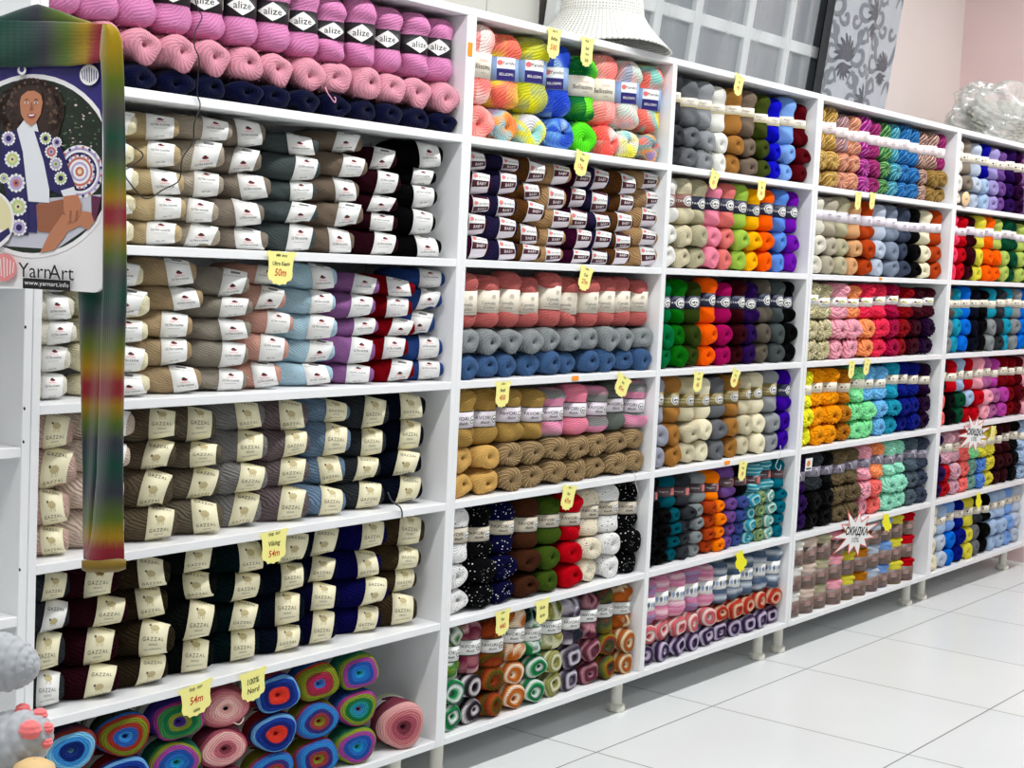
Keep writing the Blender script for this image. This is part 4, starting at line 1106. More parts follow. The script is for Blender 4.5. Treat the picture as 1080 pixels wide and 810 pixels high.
# ------------------------------------------------------------------ room
def floor_mat():
    m, nt, bs, N, L = new_mat('white_floor_tiles')
    tc = N.new('ShaderNodeTexCoord'); mp = N.new('ShaderNodeMapping')
    mp.inputs['Location'].default_value = (-(3.877 - 0.594 * 8), 0.123 + 0.6 * 12, 0)
    L.new(tc.outputs['Object'], mp.inputs['Vector'])
    br = N.new('ShaderNodeTexBrick'); br.offset = 0.0; br.inputs['Scale'].default_value = 1.0
    br.inputs['Brick Width'].default_value = 0.594; br.inputs['Row Height'].default_value = 0.6
    br.inputs['Mortar Size'].default_value = 0.0022; br.inputs['Mortar Smooth'].default_value = 0.1
    br.inputs['Color1'].default_value = lin((226, 229, 228)); br.inputs['Color2'].default_value = lin((222, 226, 226)); br.inputs['Mortar'].default_value = lin((120, 118, 112))
    L.new(mp.outputs['Vector'], br.inputs['Vector'])
    nz = N.new('ShaderNodeTexNoise'); nz.inputs['Scale'].default_value = 2.5; nz.inputs['Detail'].default_value = 5
    L.new(tc.outputs['Object'], nz.inputs['Vector'])
    mr = N.new('ShaderNodeMapRange'); mr.inputs['To Min'].default_value = 0.93; mr.inputs['To Max'].default_value = 1.03
    L.new(nz.outputs['Fac'], mr.inputs['Value'])
    mx = N.new('ShaderNodeMix'); mx.data_type = 'RGBA'; mx.blend_type = 'MULTIPLY'; mx.inputs[0].default_value = 1
    L.new(br.outputs['Color'], mx.inputs[6]); L.new(mr.outputs['Result'], mx.inputs[7]); L.new(mx.outputs[2], bs.inputs['Base Color'])
    bs.inputs['Roughness'].default_value = 0.28; bs.inputs['Specular IOR Level'].default_value = 0.4
    return m
XR = 6.93
m = MB(); m.box((-1.5, -6.0, -0.05), (XR + 0.2, 0.60, 0.0))
o = ob('floor', m.mesh('floor', [floor_mat()], False)); o['kind'] = 'structure'; o['label'] = 'white tiled floor'
M_PINK = plain('pale_pink_plaster', (222, 211, 206), 0.8, 0.15, noise=0.06, nscale=6)
M_PINK2 = plain('pink_plaster', (238, 212, 210), 0.8, 0.15, noise=0.06, nscale=6)
m = MB(); m.box((-1.5, 0.50, 0.0), (XR, 0.60, 3.0))
o = ob('wall_back', m.mesh('wall_back', [M_PINK], False)); o['kind'] = 'structure'; o['label'] = 'pale pink back wall'
m = MB(); m.box((XR, -1.2, 0.0), (XR + 0.1, 0.60, 3.0))
o = ob('wall_right', m.mesh('wall_right', [M_PINK2], False)); o['kind'] = 'structure'; o['label'] = 'pink side wall'

# window behind the shelves: a sash tilted inwards at the top
LEAN = math.radians(6.6)
win = bpy.data.objects.new('window_1', None); COL.objects.link(win)
WX0, WX1, WZ0 = 3.60, 5.30, 1.76
win.location = (0, 0.385, WZ0); win.rotation_euler = (LEAN, 0, 0); win['kind'] = 'structure'; win['label'] = 'white window sash tilted in behind the shelves'
M_FRAME = plain('white_window_frame', (222, 225, 225), 0.4, 0.4)
def glass_mat():
    m, nt, bs, N, L = new_mat('dull_window_glass')
    bs.inputs['Base Color'].default_value = lin((124, 130, 136)); bs.inputs['Roughness'].default_value = 0.12
    bs.inputs['Specular IOR Level'].default_value = 0.5
    return m
WG = glass_mat()
vx = [3.60, 3.93, 4.10, 4.33, 4.66, 4.94, 5.30]
hz = [0.0, 0.235, 0.56, 0.95]
fm = MB()
for x in vx: fm.box((x - 0.022, -0.02, 0), (x + 0.022, 0.02, 0.97))
for z in (0.01, 0.30, 0.66, 0.955): fm.box((WX0, -0.018, z - 0.02), (WX1, 0.018, z + 0.02))
fo = ob('window_frame', fm.mesh('window_frame', [M_FRAME], False), win)
bevel(fo, 0.004, 2)
gm = MB(); gm.box((WX0, -0.003, 0), (WX1, 0.003, 0.96))
ob('window_pane', gm.mesh('window_pane', [WG], False), win)

m = MB()
for (xa, xb) in ((2.55, 3.335), (3.339, 3.575)):
    m.box((xa, 0.40, 1.70), (xb, 0.43, 2.16)); m.box((xa, 0.40, 2.164), (xb, 0.43, 2.60))
o = ob('trim_1', m.mesh('trim_1', [plain('off_white_boarding', (206, 205, 198), 0.6, 0.2)], False)); o['kind'] = 'structure'; o['label'] = 'off-white wall boarding beside the window'
# sheer curtain in folds over the window, tucked behind the units
def sheer_mat():
    m, nt, bs, N, L = new_mat('sheer_voile')
    out = N['Material Output']
    df = N.new('ShaderNodeBsdfDiffuse'); df.inputs['Color'].default_value = lin((190, 194, 194))
    tl = N.new('ShaderNodeBsdfTranslucent'); tl.inputs['Color'].default_value = lin((190, 194, 196))
    tr = N.new('ShaderNodeBsdfTransparent')
    m1 = N.new('ShaderNodeMixShader'); m1.inputs[0].default_value = 0.3
    L.new(df.outputs[0], m1.inputs[1]); L.new(tl.outputs[0], m1.inputs[2])
    m2 = N.new('ShaderNodeMixShader')
    tc = N.new('ShaderNodeTexCoord'); w = N.new('ShaderNodeTexWave'); w.bands_direction = 'X'; w.inputs['Scale'].default_value = 1.7
    w.inputs['Distortion'].default_value = 2; w.inputs['Detail'].default_value = 2
    L.new(tc.outputs['Object'], w.inputs['Vector'])
    mr = N.new('ShaderNodeMapRange'); mr.inputs['To Min'].default_value = 0.26; mr.inputs['To Max'].default_value = 0.40
    L.new(w.outputs['Fac'], mr.inputs['Value']); L.new(mr.outputs['Result'], m2.inputs[0])
    L.new(tr.outputs[0], m2.inputs[1]); L.new(m1.outputs[0], m2.inputs[2]); L.new(m2.outputs[0], out.inputs['Surface'])
    return m
def cloth(x0, x1, z0, z1, y_of, nu, mat, name, th=0.0):
    m = MB()
    us = [i / nu for i in range(nu + 1)]; nv = 14
    P = []
    uvs = []
    for j in range(nv + 1):
        v = j / nv; z = z0 + (z1 - z0) * v
        P.append([(x0 + (x1 - x0) * u, y_of(u, v), z) for u in us]); uvs.append([(u * (x1 - x0), v * (z1 - z0)) for u in us])
    m.grid(P, False, 0, uvs)
    if th:
        m.grid([[(p[0], p[1] + th, p[2]) for p in row] for row in P], False, 0, uvs)
    return m.mesh(name, mat)
tl_ = math.tan(LEAN)
me = cloth(3.58, 5.085, 1.80, 2.72, lambda u, v: 0.352 - v * 1.02 * tl_ + 0.006 * math.sin(u * 62) + 0.004 * math.sin(u * 23 + 1), 160, [sheer_mat()], 'sheer_curtain')
o = ob('sheer_curtain', me)
tag(o, 'sheer white voile curtain over the window behind the shelf tops', 'curtain')

def fold(u, v): return 0.335 - v * 0.92 * tl_ + 0.014 * math.sin(u * 9 + 0.5) + 0.006 * math.sin(u * 21)
cur = bpy.data.objects.new('damask_curtain', None); COL.objects.link(cur); cur.location = (5.2, 0.3, 1.80)
tag(cur, 'pale grey damask curtain with dark scroll pattern beside the window', 'curtain')
fb = MB()
us = [i / 60 for i in range(61)]
Pf = [[(5.175 + 0.585 * u, fold(u, j / 14), 1.80 + 0.92 * j / 14) for u in us] for j in range(15)]
fb.grid(Pf); fb.grid([[(p[0], p[1] + 0.004, p[2]) for p in row] for row in Pf])
def fpt(x, z, off=0.0012):
    u = min(max((x - 5.175) / 0.585, 0), 1); v = (z - 1.80) / 0.92
    return (5.175 + 0.585 * u, fold(u, v) - off, z)
def stroke(pts, wid, mi, off=0.0012):
    n_ = len(pts)
    for i in range(n_ - 1):
        (x0, z0), (x1, z1) = pts[i], pts[i + 1]
        dx, dz = x1 - x0, z1 - z0; l_ = math.hypot(dx, dz) or 1
        nx, nz_ = -dz / l_, dx / l_
        w0 = wid * (0.35 + 0.65 * math.sin(PI * i / (n_ - 1))); w1 = wid * (0.35 + 0.65 * math.sin(PI * (i + 1) / (n_ - 1)))
        fb.poly([fpt(x0 - nx * w0, z0 - nz_ * w0, off), fpt(x0 + nx * w0, z0 + nz_ * w0, off), fpt(x1 + nx * w1, z1 + nz_ * w1, off), fpt(x1 - nx * w1, z1 - nz_ * w1, off)], mi)
def scroll(cx, cz, r, a0, sgn, turns, wid, mi):
    pts = []
    for i in range(26):
        t = i / 25
        a_ = a0 + sgn * turns * 2 * PI * t; rr = r * (1 - 0.78 * t)
        pts.append((cx + rr * math.cos(a_), cz + rr * math.sin(a_)))
    stroke(pts, wid, mi)
def leaf(cx, cz, a_, ln, wid, mi):
    stroke([(cx + ln * t * math.cos(a_ + 0.5 * t), cz + ln * t * math.sin(a_ + 0.5 * t)) for t in [i / 8 for i in range(9)]], wid, mi, 0.0016)
def palmette(cx, cz, k, mi):
    for q in range(9):
        a_ = PI / 2 + (q - 4) * 0.36
        leaf(cx, cz, a_ - 0.25, k * (0.085 - 0.006 * abs(q - 4)), k * 0.0085, mi)
    for q in range(7):
        leaf(cx, cz - 0.015 * k, -PI / 2 + (q - 3) * 0.42 - 0.25, k * 0.055, k * 0.007, mi)
for rI in range(6):
    zB = 1.84 + rI * 0.165; sh = 0.0 if rI % 2 == 0 else 0.17
    for cI in range(3):
        xB = 5.27 + sh + cI * 0.34 - 0.1
        if 5.20 < xB < 5.74: palmette(xB, zB + 0.05, 1.1 if (rI + cI) % 2 else 0.85, 2)
        for sg in (-1, 1):
            for (ox, oz, r_, t_) in ((0.085, 0.075, 0.050, 0.85), (0.080, -0.015, 0.036, 0.8), (0.130, 0.03, 0.030, 0.9)):
                x_ = xB + sg * ox
                if 5.20 < x_ < 5.74: scroll(x_, zB + oz, r_, PI if sg > 0 else 0, sg, t_, 0.011, 1)
            stroke([(xB + sg * (0.04 + 0.10 * t), zB - 0.04 + 0.05 * math.sin(t * 6.0)) for t in [i / 14 for i in range(15)]], 0.010, 1)
me = fb.mesh('fabric', [plain('pale_grey_damask', (164, 168, 173), 0.55, 0.3), plain('mid_grey_damask', (114, 118, 124), 0.5, 0.35), plain('dark_grey_damask', (78, 82, 88), 0.5, 0.35)])
o = ob('fabric', me, cur); o.matrix_parent_inverse = Matrix.Translation((-5.2, -0.3, -1.80))
me = cloth(5.115, 5.178, 1.80, 2.72, lambda u, v: 0.325 - v * 0.92 * tl_ + 0.01 * math.sin(u * 3), 10, [plain('charcoal_lining', (58, 60, 62), 0.8, 0.1, noise=0.5, nscale=25)], 'dark_border', 0.004)
o = ob('dark_border', me, cur); o.matrix_parent_inverse = Matrix.Translation((-5.2, -0.3, -1.80))

# ------------------------------------------------------------------ straw hat on the second bay
def hat():
    p = on_y(652, 46, 0.13)
    cx, cy, z0 = p.x - 0.055, 0.150, 1.8345
    root = bpy.data.objects.new('sun_hat', None); COL.objects.link(root); root.location = (cx, cy, z0)
    tag(root, 'white woven sun hat standing on top of the shelf above plush balls', 'hat')
    m, nt, bs, N, L = new_mat('white_woven_straw')
    uv = N.new('ShaderNodeUVMap')
    bs.inputs['Base Color'].default_value = lin((244, 244, 238)); bs.inputs['Roughness'].default_value = 0.6
    wv = []
    for dr in ('X', 'Y'):
        w = N.new('ShaderNodeTexWave'); w.bands_direction = dr; w.inputs['Scale'].default_value = 2 * PI / (20 * 0.0085)
        L.new(uv.outputs['UV'], w.inputs['Vector']); wv.append(w)
    mx = N.new('ShaderNodeMath'); mx.operation = 'MAXIMUM'; L.new(wv[0].outputs['Fac'], mx.inputs[0]); L.new(wv[1].outputs['Fac'], mx.inputs[1])
    bp = N.new('ShaderNodeBump'); bp.inputs['Strength'].default_value = 0.9; bp.inputs['Distance'].default_value = 0.004
    L.new(mx.outputs[0], bp.inputs['Height']); L.new(bp.outputs['Normal'], bs.inputs['Normal'])
    rp = N.new('ShaderNodeValToRGB'); ramp_set(rp, [(206, 203, 194), (246, 246, 240)], pos=[0.10, 0.40]); L.new(mx.outputs[0], rp.inputs['Fac']); L.new(rp.outputs['Color'], bs.inputs['Base Color'])
    def surf(prof, name, nu=96):
        a, r, s = spline(prof, 40)
        P = []; uvs = []
        for j in range(40):
            row = []; 
            for i in range(nu):
                t = 2 * PI * i / nu
                dz = 0.004 * (1 + math.sin(3 * t + 1)) * max(0, (r[j] - 0.12) / 0.06) if name == 'brim' else 0
                row.append((r[j] * math.cos(t), r[j] * math.sin(t) * 0.92, a[j] + dz))
            P.append(row); uvs.append([(2 * PI * i / nu * 0.11, s[j]) for i in range(nu + 1)])
        m2 = MB(); m2.grid(P, True, 0, uvs)
        o = ob(name, m2.mesh(name, [m]), root)
        so = o.modifiers.new('solid', 'SOLIDIFY'); so.thickness = 0.004; so.offset = -1
        return o
    surf([(0.225, 0.001), (0.223, 0.05), (0.208, 0.086), (0.17, 0.102), (0.14, 0.112), (0.100, 0.118)], 'crown')
    surf([(0.100, 0.118), (0.082, 0.130), (0.055, 0.152), (0.028, 0.180), (0.006, 0.204)], 'brim')
hat()

# ------------------------------------------------------------------ plastic bag on the far unit
def plastic_bag():
    cx, cy, z0 = 6.50, 0.15, 1.835
    root = bpy.data.objects.new('plastic_bag', None); COL.objects.link(root); root.location = (cx, cy, z0)
    tag(root, 'crumpled clear plastic bag stuffed with white fluff on the far shelf top', 'bag')
    rg = np.random.RandomState(5)
    def blob(name, sx, sy, sz, amp, mat, seed, freq):
        r = np.random.RandomState(seed)
        K = r.normal(0, freq, (9, 3)); ph = r.rand(9) * 6.28
        m2 = MB(); P = []
        for j in range(72):
            v = -PI / 2 + PI * (j + 0.02) / 71.04
            row = []
            for i in range(120):
                t = 2 * PI * i / 120
                d = np.array([math.cos(v) * math.cos(t), math.cos(v) * math.sin(t), math.sin(v)])
                n_ = sum(abs(math.sin(float(K[q] @ d) + ph[q])) if q < 4 else math.sin(float(K[q] @ d) * 0.5 + ph[q]) for q in range(9)) / 9 - 0.25
                rr = 1 + amp * n_
                z = d[2] * rr * sz + sz
                row.append((d[0] * rr * sx, d[1] * rr * sy, max(z, 0.004)))
            P.append(row)
        m2.grid(P, True)
        return ob(name, m2.mesh(name, [mat], True), root)
    m, nt, bs, N, L = new_mat('clear_plastic_film')
    out = N['Material Output']
    tr = N.new('ShaderNodeBsdfTransparent'); gl = N.new('ShaderNodeBsdfGlossy'); gl.inputs['Roughness'].default_value = 0.16
    df = N.new('ShaderNodeBsdfDiffuse'); df.inputs['Color'].default_value = lin((236, 240, 234))
    tc = N.new('ShaderNodeTexCoord'); nz = N.new('ShaderNodeTexNoise'); nz.noise_type = 'RIDGED_MULTIFRACTAL'; nz.inputs['Scale'].default_value = 9; nz.inputs['Detail'].default_value = 4
    L.new(tc.outputs['Object'], nz.inputs['Vector'])
    bp = N.new('ShaderNodeBump'); bp.inputs['Strength'].default_value = 0.9; bp.inputs['Distance'].default_value = 0.03; L.new(nz.outputs['Fac'], bp.inputs['Height'])
    L.new(bp.outputs['Normal'], gl.inputs['Normal']); L.new(bp.outputs['Normal'], df.inputs['Normal'])
    m1 = N.new('ShaderNodeMixShader'); m1.inputs[0].default_value = 0.30; L.new(tr.outputs[0], m1.inputs[1]); L.new(df.outputs[0], m1.inputs[2])
    m2_ = N.new('ShaderNodeMixShader'); m2_.inputs[0].default_value = 0.20; L.new(m1.outputs[0], m2_.inputs[1]); L.new(gl.outputs[0], m2_.inputs[2])
    L.new(m2_.outputs[0], out.inputs['Surface'])
    blob('bag_film', 0.32, 0.138, 0.125, 0.85, m, 3, 8.0)
    blob('fluff_filling', 0.26, 0.108, 0.095, 0.7, plain('white_fluff', (214, 216, 206), 0.9, 0.1, noise=0.35, nscale=28, bump=1.0), 8, 7.0)
plastic_bag()

# ------------------------------------------------------------------ poster at the left
NP = Vector((1.5, -0.365, 0)); HD = Vector((0.25, -0.97, 0)).normalized(); ND = Vector((-HD.y, HD.x, 0)).normalized()
if ND.dot(CAM - NP) < 0: ND = -ND
def on_poster(px, py, off=0.0):
    d = ray(px, py)
    t = (NP + ND * off - CAM).dot(ND) / d.dot(ND)
    return CAM + d * t
poster = bpy.data.objects.new('poster', None); COL.objects.link(poster)
pc = on_poster(20, 190); poster.location = pc
tag(poster, 'advertising poster of a curly-haired woman in a crocheted cardigan', 'poster')
inv = Matrix.Translation(-pc)
def pchild(name, m, mats, smooth=False):
    o = ob(name, m.mesh(name, mats, smooth), poster); o.matrix_parent_inverse = inv; return o
m = MB()
corner = [(-72, 55), (108, 55), (108, 298), (106.5, 304), (103, 307.5), (98, 308.5), (-72, 297)]
fr_ = [on_poster(x, y, 0.0) for x, y in corner]; bk = [on_poster(x, y, 0.0) - ND * 0.006 for x, y in corner]
m.poly(fr_, 0); m.poly(bk[::-1], 0)
for i in range(len(corner)):
    j = (i + 1) % len(corner); m.poly([fr_[i], fr_[j], bk[j], bk[i]], 0)
pchild('board', m, [plain('poster_white', (236, 234, 234), 0.35, 0.4)])
art = MB(); amats = []
def am(name, rgb, **k):
    mt = plain(name, rgb, 0.35, 0.4, **k)
    if mt not in amats: amats.append(mt)
    return amats.index(mt)
_lay = [0.0006]
def shape(pts, mi, inc=True):
    if inc: _lay[0] += 0.0001
    art.poly([on_poster(x, y, _lay[0]) for x, y in pts], mi)
def clipc(pts, c=(35, 175), rx=84, ry=92, xmax=107.5):
    out = []
    for x, y in pts:
        dx, dy = (x - c[0]) / rx, (y - c[1]) / ry; q = math.hypot(dx, dy)
        if q > 1: x, y = c[0] + dx / q * rx, c[1] + dy / q * ry
        out.append((min(x, xmax), y))
    return out
def el(cx, cy, rx, ry, n=28, a0=0): return ngon2(cx, cy, rx, ry, n, a0)
VIO = am('print_indigo', (50, 42, 116)); PW = am('print_white', (240, 238, 238)); LEAF = am('print_foliage', (44, 58, 44), noise=0.9, nscale=120)
HAIR = am('print_hair', (64, 46, 38), noise=0.6, nscale=160); SKIN = am('print_skin', (186, 124, 92)); SKIN2 = am('print_skin_shade', (150, 94, 68))
TUR = am('print_turtleneck', (226, 228, 232)); CARD = am('print_cardigan', (42, 36, 92)); LIM = am('print_lime', (188, 206, 132)); RS = am('print_rust', (196, 110, 96))
BLK = am('print_black', (24, 22, 22)); PNK = am('print_logo_pink', (228, 140, 140)); LIL = am('print_lilac', (178, 164, 206)); GRN = am('print_ground', (196, 196, 206)); YLW = am('print_cream', (226, 216, 170))
PLM = am('print_plum', (96, 40, 70)); LIP = am('print_lip', (150, 60, 60))
shape([(-72, 56), (108, 56), (108, 190), (-72, 190)], VIO)
shape(clipc(el(35, 175, 88, 97, 48), rx=88, ry=97), PW)
shape(clipc(el(35, 175, 84, 92, 48)), LEAF)
shape(clipc([(-40, 215), (107, 205), (100, 240), (60, 266), (0, 262), (-40, 240)]), GRN)
# leaf flecks
rgp = random.Random(11)
lf = am('print_leaf_light', (96, 118, 84)); fl = am('print_blossom', (226, 196, 200))
for q in range(70):
    x, y = rgp.uniform(58, 106), rgp.uniform(92, 160)
    if ((x - 35) / 80) ** 2 + ((y - 175) / 88) ** 2 < 1: shape(clipc(el(x, y, rgp.uniform(.7, 1.7), rgp.uniform(.5, 1.3), 6, q)), lf if rgp.random() < .8 else fl, q == 0)
# round crocheted cushion
for k, mi in enumerate((PW, LIL, PW, CARD, PW, RS, PW, LIL, PW, RS, YLW)):
    r_ = 26 - 2.35 * k
    shape(clipc(el(84, 181, r_ * 0.95, r_ * 1.08, 30)), mi)
for q in range(40):
    a_ = 2 * PI * q / 40; r_ = 16 + 8 * (q % 2)
    shape(clipc(el(84 + r_ * .95 * math.cos(a_), 181 + r_ * 1.08 * math.sin(a_), 1.5, 1.7, 6)), (CARD, RS, LIL)[q % 3], q == 0)
shape(clipc([(96, 206), (107, 208), (107, 236), (98, 238)]), PLM)
# legs, shorts
shape([(18, 212), (40, 214), (39, 246), (14, 243)], CARD)
shape(clipc([(38, 216), (66, 210), (76, 218), (74, 236), (58, 246), (40, 244)]), SKIN2)
shape(clipc([(66, 226), (78, 230), (68, 250), (58, 267), (42, 267), (52, 246)]), SKIN)
shape(clipc([(72, 230), (84, 222), (96, 224), (106, 240), (100, 248), (92, 242), (84, 238), (72, 244)]), SKIN)
# hair, body
hair = [(0, 118), (2, 100), (10, 90), (22, 85), (38, 84), (52, 88), (60, 98), (64, 112), (65, 128), (62, 142), (54, 148), (44, 146), (40, 130), (30, 128), (20, 128), (18, 146), (8, 146), (1, 136)]
shape(hair, HAIR)
for q in range(46):
    a_ = 2 * PI * q / 46
    shape(el(33 + 31 * math.cos(a_), 116 + 30 * math.sin(a_) * (1 if math.sin(a_) < 0 else .95), 4.2, 4.2, 9), HAIR, False) if not (math.sin(a_) > 0.55 and abs(math.cos(a_)) < 0.7) else None
H2 = am('print_hair_light', (98, 74, 60)); H3 = am('print_hair_dark', (40, 28, 24))
for q in range(260):
    x, y = rgp.uniform(0, 66), rgp.uniform(84, 148)
    if ((x - 32) / 33) ** 2 + ((y - 117) / 33) ** 2 < 1.05 and not (18 < x < 48 and 96 < y < 140) and not (22 < x < 42 and y > 126):
        shape(el(x, y, rgp.uniform(.8, 2.0), rgp.uniform(1.0, 2.4), 6, q), H2 if rgp.random() < .45 else H3, q == 0)
shape([(25, 127), (38, 128), (41, 140), (44, 150), (52, 200), (52, 214), (26, 212), (20, 180), (18, 136)], TUR)
shape([(1, 140), (18, 137), (24, 160), (28, 196), (30, 214), (30, 248), (8, 246), (6, 200), (0, 180)], CARD)
shape([(36, 138), (52, 142), (62, 148), (72, 176), (80, 198), (66, 206), (52, 200), (46, 170)], CARD)
shape([(64, 201), (78, 197), (81, 206), (68, 210)], TUR)
shape([(67, 207), (82, 205), (86, 216), (84, 228), (78, 234), (72, 233), (67, 222)], SKIN)
for q in range(4): shape([(70 + q * 3.4, 222), (72.6 + q * 3.4, 222), (72 + q * 3, 236 - q), (70 + q * 3, 236 - q)], SKIN2 if q % 2 else SKIN)
# granny squares
def granny(cx, cy, r, c1, c2):
    _lay[0] = lay0
    shape(el(cx, cy, r, r * 1.08, 4, 0.75), PW)
    for q in range(12):
        a_ = 2 * PI * q / 12
        shape(el(cx + r * .86 * math.cos(a_), cy + r * .92 * math.sin(a_), r * .22, r * .24, 6), PW, False)
    shape(el(cx, cy, r * .74, r * .8, 14), c1); shape(el(cx, cy, r * .42, r * .46, 10), c2); shape(el(cx, cy, r * .16, r * .18, 8), CARD)
lay0 = _lay[0]
for (x, y, r_, a_, b_) in [(9, 146, 7, LIL, CARD), (13, 168, 8, LIM, YLW), (17, 193, 9, LIL, RS), (19, 218, 9, LIM, YLW), (20, 240, 8, LIL, CARD), (4, 188, 5, LIM, LIL), (48, 146, 6, LIM, CARD), (54, 160, 6.5, RS, LIL), (59, 173, 6.5, LIL, LIM), (64, 188, 6.5, LIM, CARD), (60, 150, 5, LIL, CARD)]:
    granny(x, y, r_, a_, b_)
# face
shape([(21, 108), (23, 98), (29, 93), (37, 93), (43, 99), (45, 108), (43, 120), (38, 129), (33, 133), (27, 129), (22, 120)], SKIN)
shape([(20, 104), (23, 95), (30, 91), (38, 91), (44, 96), (46, 106), (42, 99), (36, 95.5), (29, 96), (24, 100)], HAIR)
for sx_ in (28, 38): shape(el(sx_, 108.5, 2.2, 1.0, 10), PW); shape(el(sx_, 108.5, 1.0, 1.0, 8), BLK); shape([(sx_ - 3, 105.4), (sx_, 104.2), (sx_ + 3, 105.2), (sx_, 105.2)], HAIR)
shape([(32.4, 108), (33.6, 108), (35, 116), (31.2, 116)], SKIN2)
shape([(28.5, 120.5), (33, 119.6), (38, 120), (36, 123.4), (33, 124.4), (30, 123.4)], LIP); shape([(29.6, 120.9), (37, 120.6), (35, 122.2), (31.5, 122.4)], PW)
# small inset picture at the edge
shape(el(-12, 232, 27, 32, 36), PW); shape(el(-12, 232, 24.5, 29, 36), YLW); shape(el(-8, 250, 18, 9, 20), PW); shape([(-4, 248), (9, 240), (11, 246), (0, 256)], CARD)
# white yarn emblem top right, stray letter, logo, wordmark, web address
def yarn_emblem(cx, cy, r, ma, mb):
    shape(el(cx, cy, r, r * 1.1, 24), ma)
    for q in range(-3, 4): shape([(cx + q * r * .26 - .5, cy - r * .8 + abs(q) * r * .12), (cx + q * r * .26 + .4, cy - r * .8 + abs(q) * r * .12), (cx + q * r * .2 + .9 + q * .3, cy + r * .8 - abs(q) * r * .12), (cx + q * r * .2 + q * .3, cy + r * .8 - abs(q) * r * .12)], mb)
yarn_emblem(94, 79, 10, PW, VIO)
shape(el(23, 74, 4.6, 5, 18), PW); shape(el(23, 73, 2.4, 3.2, 14), VIO); shape([(17, 66), (29, 66), (29, 71), (17, 71)], VIO)
yarn_emblem(4, 282, 13.5, PNK, PW)
def ptext(s, cx, cy, size, mi, wide=1.0, spacing=1.0, slope=0.07):
    _lay[0] += 0.0001
    v, f = text_tris(s, 1.0, spacing)
    art.tris([on_poster(cx + x * size * wide, cy - y * size + x * size * wide * slope, _lay[0]) for x, y in v], [t for t in f], mi)
ptext('Yarn', 36.5, 285.5, 22, BLK, 0.84)
ptext('Art', 64.5, 287.5, 22, BLK, 0.86)
shape([(24, 293), (74, 296), (74, 307), (24, 304)], BLK)
ptext('www.yarnart.info', 49, 300, 6.8, PW, 0.98)
pchild('printed_picture', art, amats)
# slim rail the poster hangs from, fixed to the shelf
m = MB()
r1 = on_poster(-72, 58) - ND * 0.003; r2 = on_poster(112, 58) - ND * 0.003
dirn = (r2 - r1).normalized(); up_ = Vector((0, 0, 1)); sd_ = dirn.cross(up_).normalized()
m.grid([[tuple(pp + sd_ * 0.006 * math.cos(2 * PI * i / 14) + up_ * 0.006 * math.sin(2 * PI * i / 14)) for i in range(14)] for pp in (r1 - dirn * 0.02, r2)], True)
pchild('hanging_rail', m, [plain('steel_rail', (150, 150, 154), 0.35, 0.5)], True)

# ------------------------------------------------------------------ knitted scarf draped over the poster rail
SC_STOPS = [(25, (176, 150, 30)), (50, (170, 144, 34)), (85, (104, 118, 44)), (118, (84, 84, 80)), (145, (34, 84, 66)), (165, (70, 80, 70)), (185, (96, 116, 44)), (208, (168, 136, 34)), (222, (150, 50, 60)), (234, (152, 56, 60)),
            (246, (164, 130, 34)), (268, (96, 112, 44)), (288, (72, 78, 76)), (312, (26, 80, 66)), (340, (64, 66, 74)), (365, (104, 116, 46)), (388, (168, 134, 34)), (404, (146, 52, 58)), (416, (146, 52, 58)), (428, (160, 128, 34)),
            (446, (92, 112, 46)), (466, (62, 66, 76)), (492, (16, 76, 62)), (520, (62, 64, 74)), (548, (96, 116, 44)), (566, (172, 142, 36)), (577, (150, 48, 60)), (588, (150, 48, 60)), (597, (150, 124, 34)), (615, (130, 110, 34))]
def scarf_mat():
    m, nt, bs, N, L = new_mat('ombre_knit')
    uv = N.new('ShaderNodeUVMap'); sp = N.new('ShaderNodeSeparateXYZ'); L.new(uv.outputs['UV'], sp.inputs[0])
    nz = N.new('ShaderNodeTexNoise'); nz.inputs['Scale'].default_value = 60; nz.inputs['Detail'].default_value = 2
    L.new(uv.outputs['UV'], nz.inputs['Vector'])
    ad = N.new('ShaderNodeMath'); ad.operation = 'MULTIPLY_ADD'; ad.inputs[1].default_value = 0.016; L.new(nz.outputs['Fac'], ad.inputs[0]); L.new(sp.outputs['Y'], ad.inputs[2])
    rp = N.new('ShaderNodeValToRGB'); ramp_set(rp, [tuple(max(0, 0.86 * (sum(c) / 3 + 1.18 * (v - sum(c) / 3)) - 10) for v in c) for _, c in SC_STOPS], pos=[y / 640 + 0.008 for y, _ in SC_STOPS])
    L.new(ad.outputs[0], rp.inputs['Fac']); L.new(rp.outputs['Color'], bs.inputs['Base Color'])
    bs.inputs['Roughness'].default_value = 0.95; bs.inputs['Sheen Weight'].default_value = 0.4; bs.inputs['Specular IOR Level'].default_value = 0.1
    h = []
    for dr, s_ in (('X', 33.0), ('Y', 300.0)):
        w = N.new('ShaderNodeTexWave'); w.bands_direction = dr; w.inputs['Scale'].default_value = s_ / 3; w.inputs['Distortion'].default_value = 1.0
        L.new(uv.outputs['UV'], w.inputs['Vector']); h.append(w)
    mu = N.new('ShaderNodeMath'); mu.operation = 'ADD'; L.new(h[0].outputs['Fac'], mu.inputs[0]); L.new(h[1].outputs['Fac'], mu.inputs[1])
    bp = N.new('ShaderNodeBump'); bp.inputs['Strength'].default_value = 0.15; bp.inputs['Distance'].default_value = 0.002
    L.new(mu.outputs[0], bp.inputs['Height']); L.new(bp.outputs['Normal'], bs.inputs['Normal'])
    return m
SCM = scarf_mat()
m = MB()
def off_poster(px, py, off): return on_poster(px, py, off)
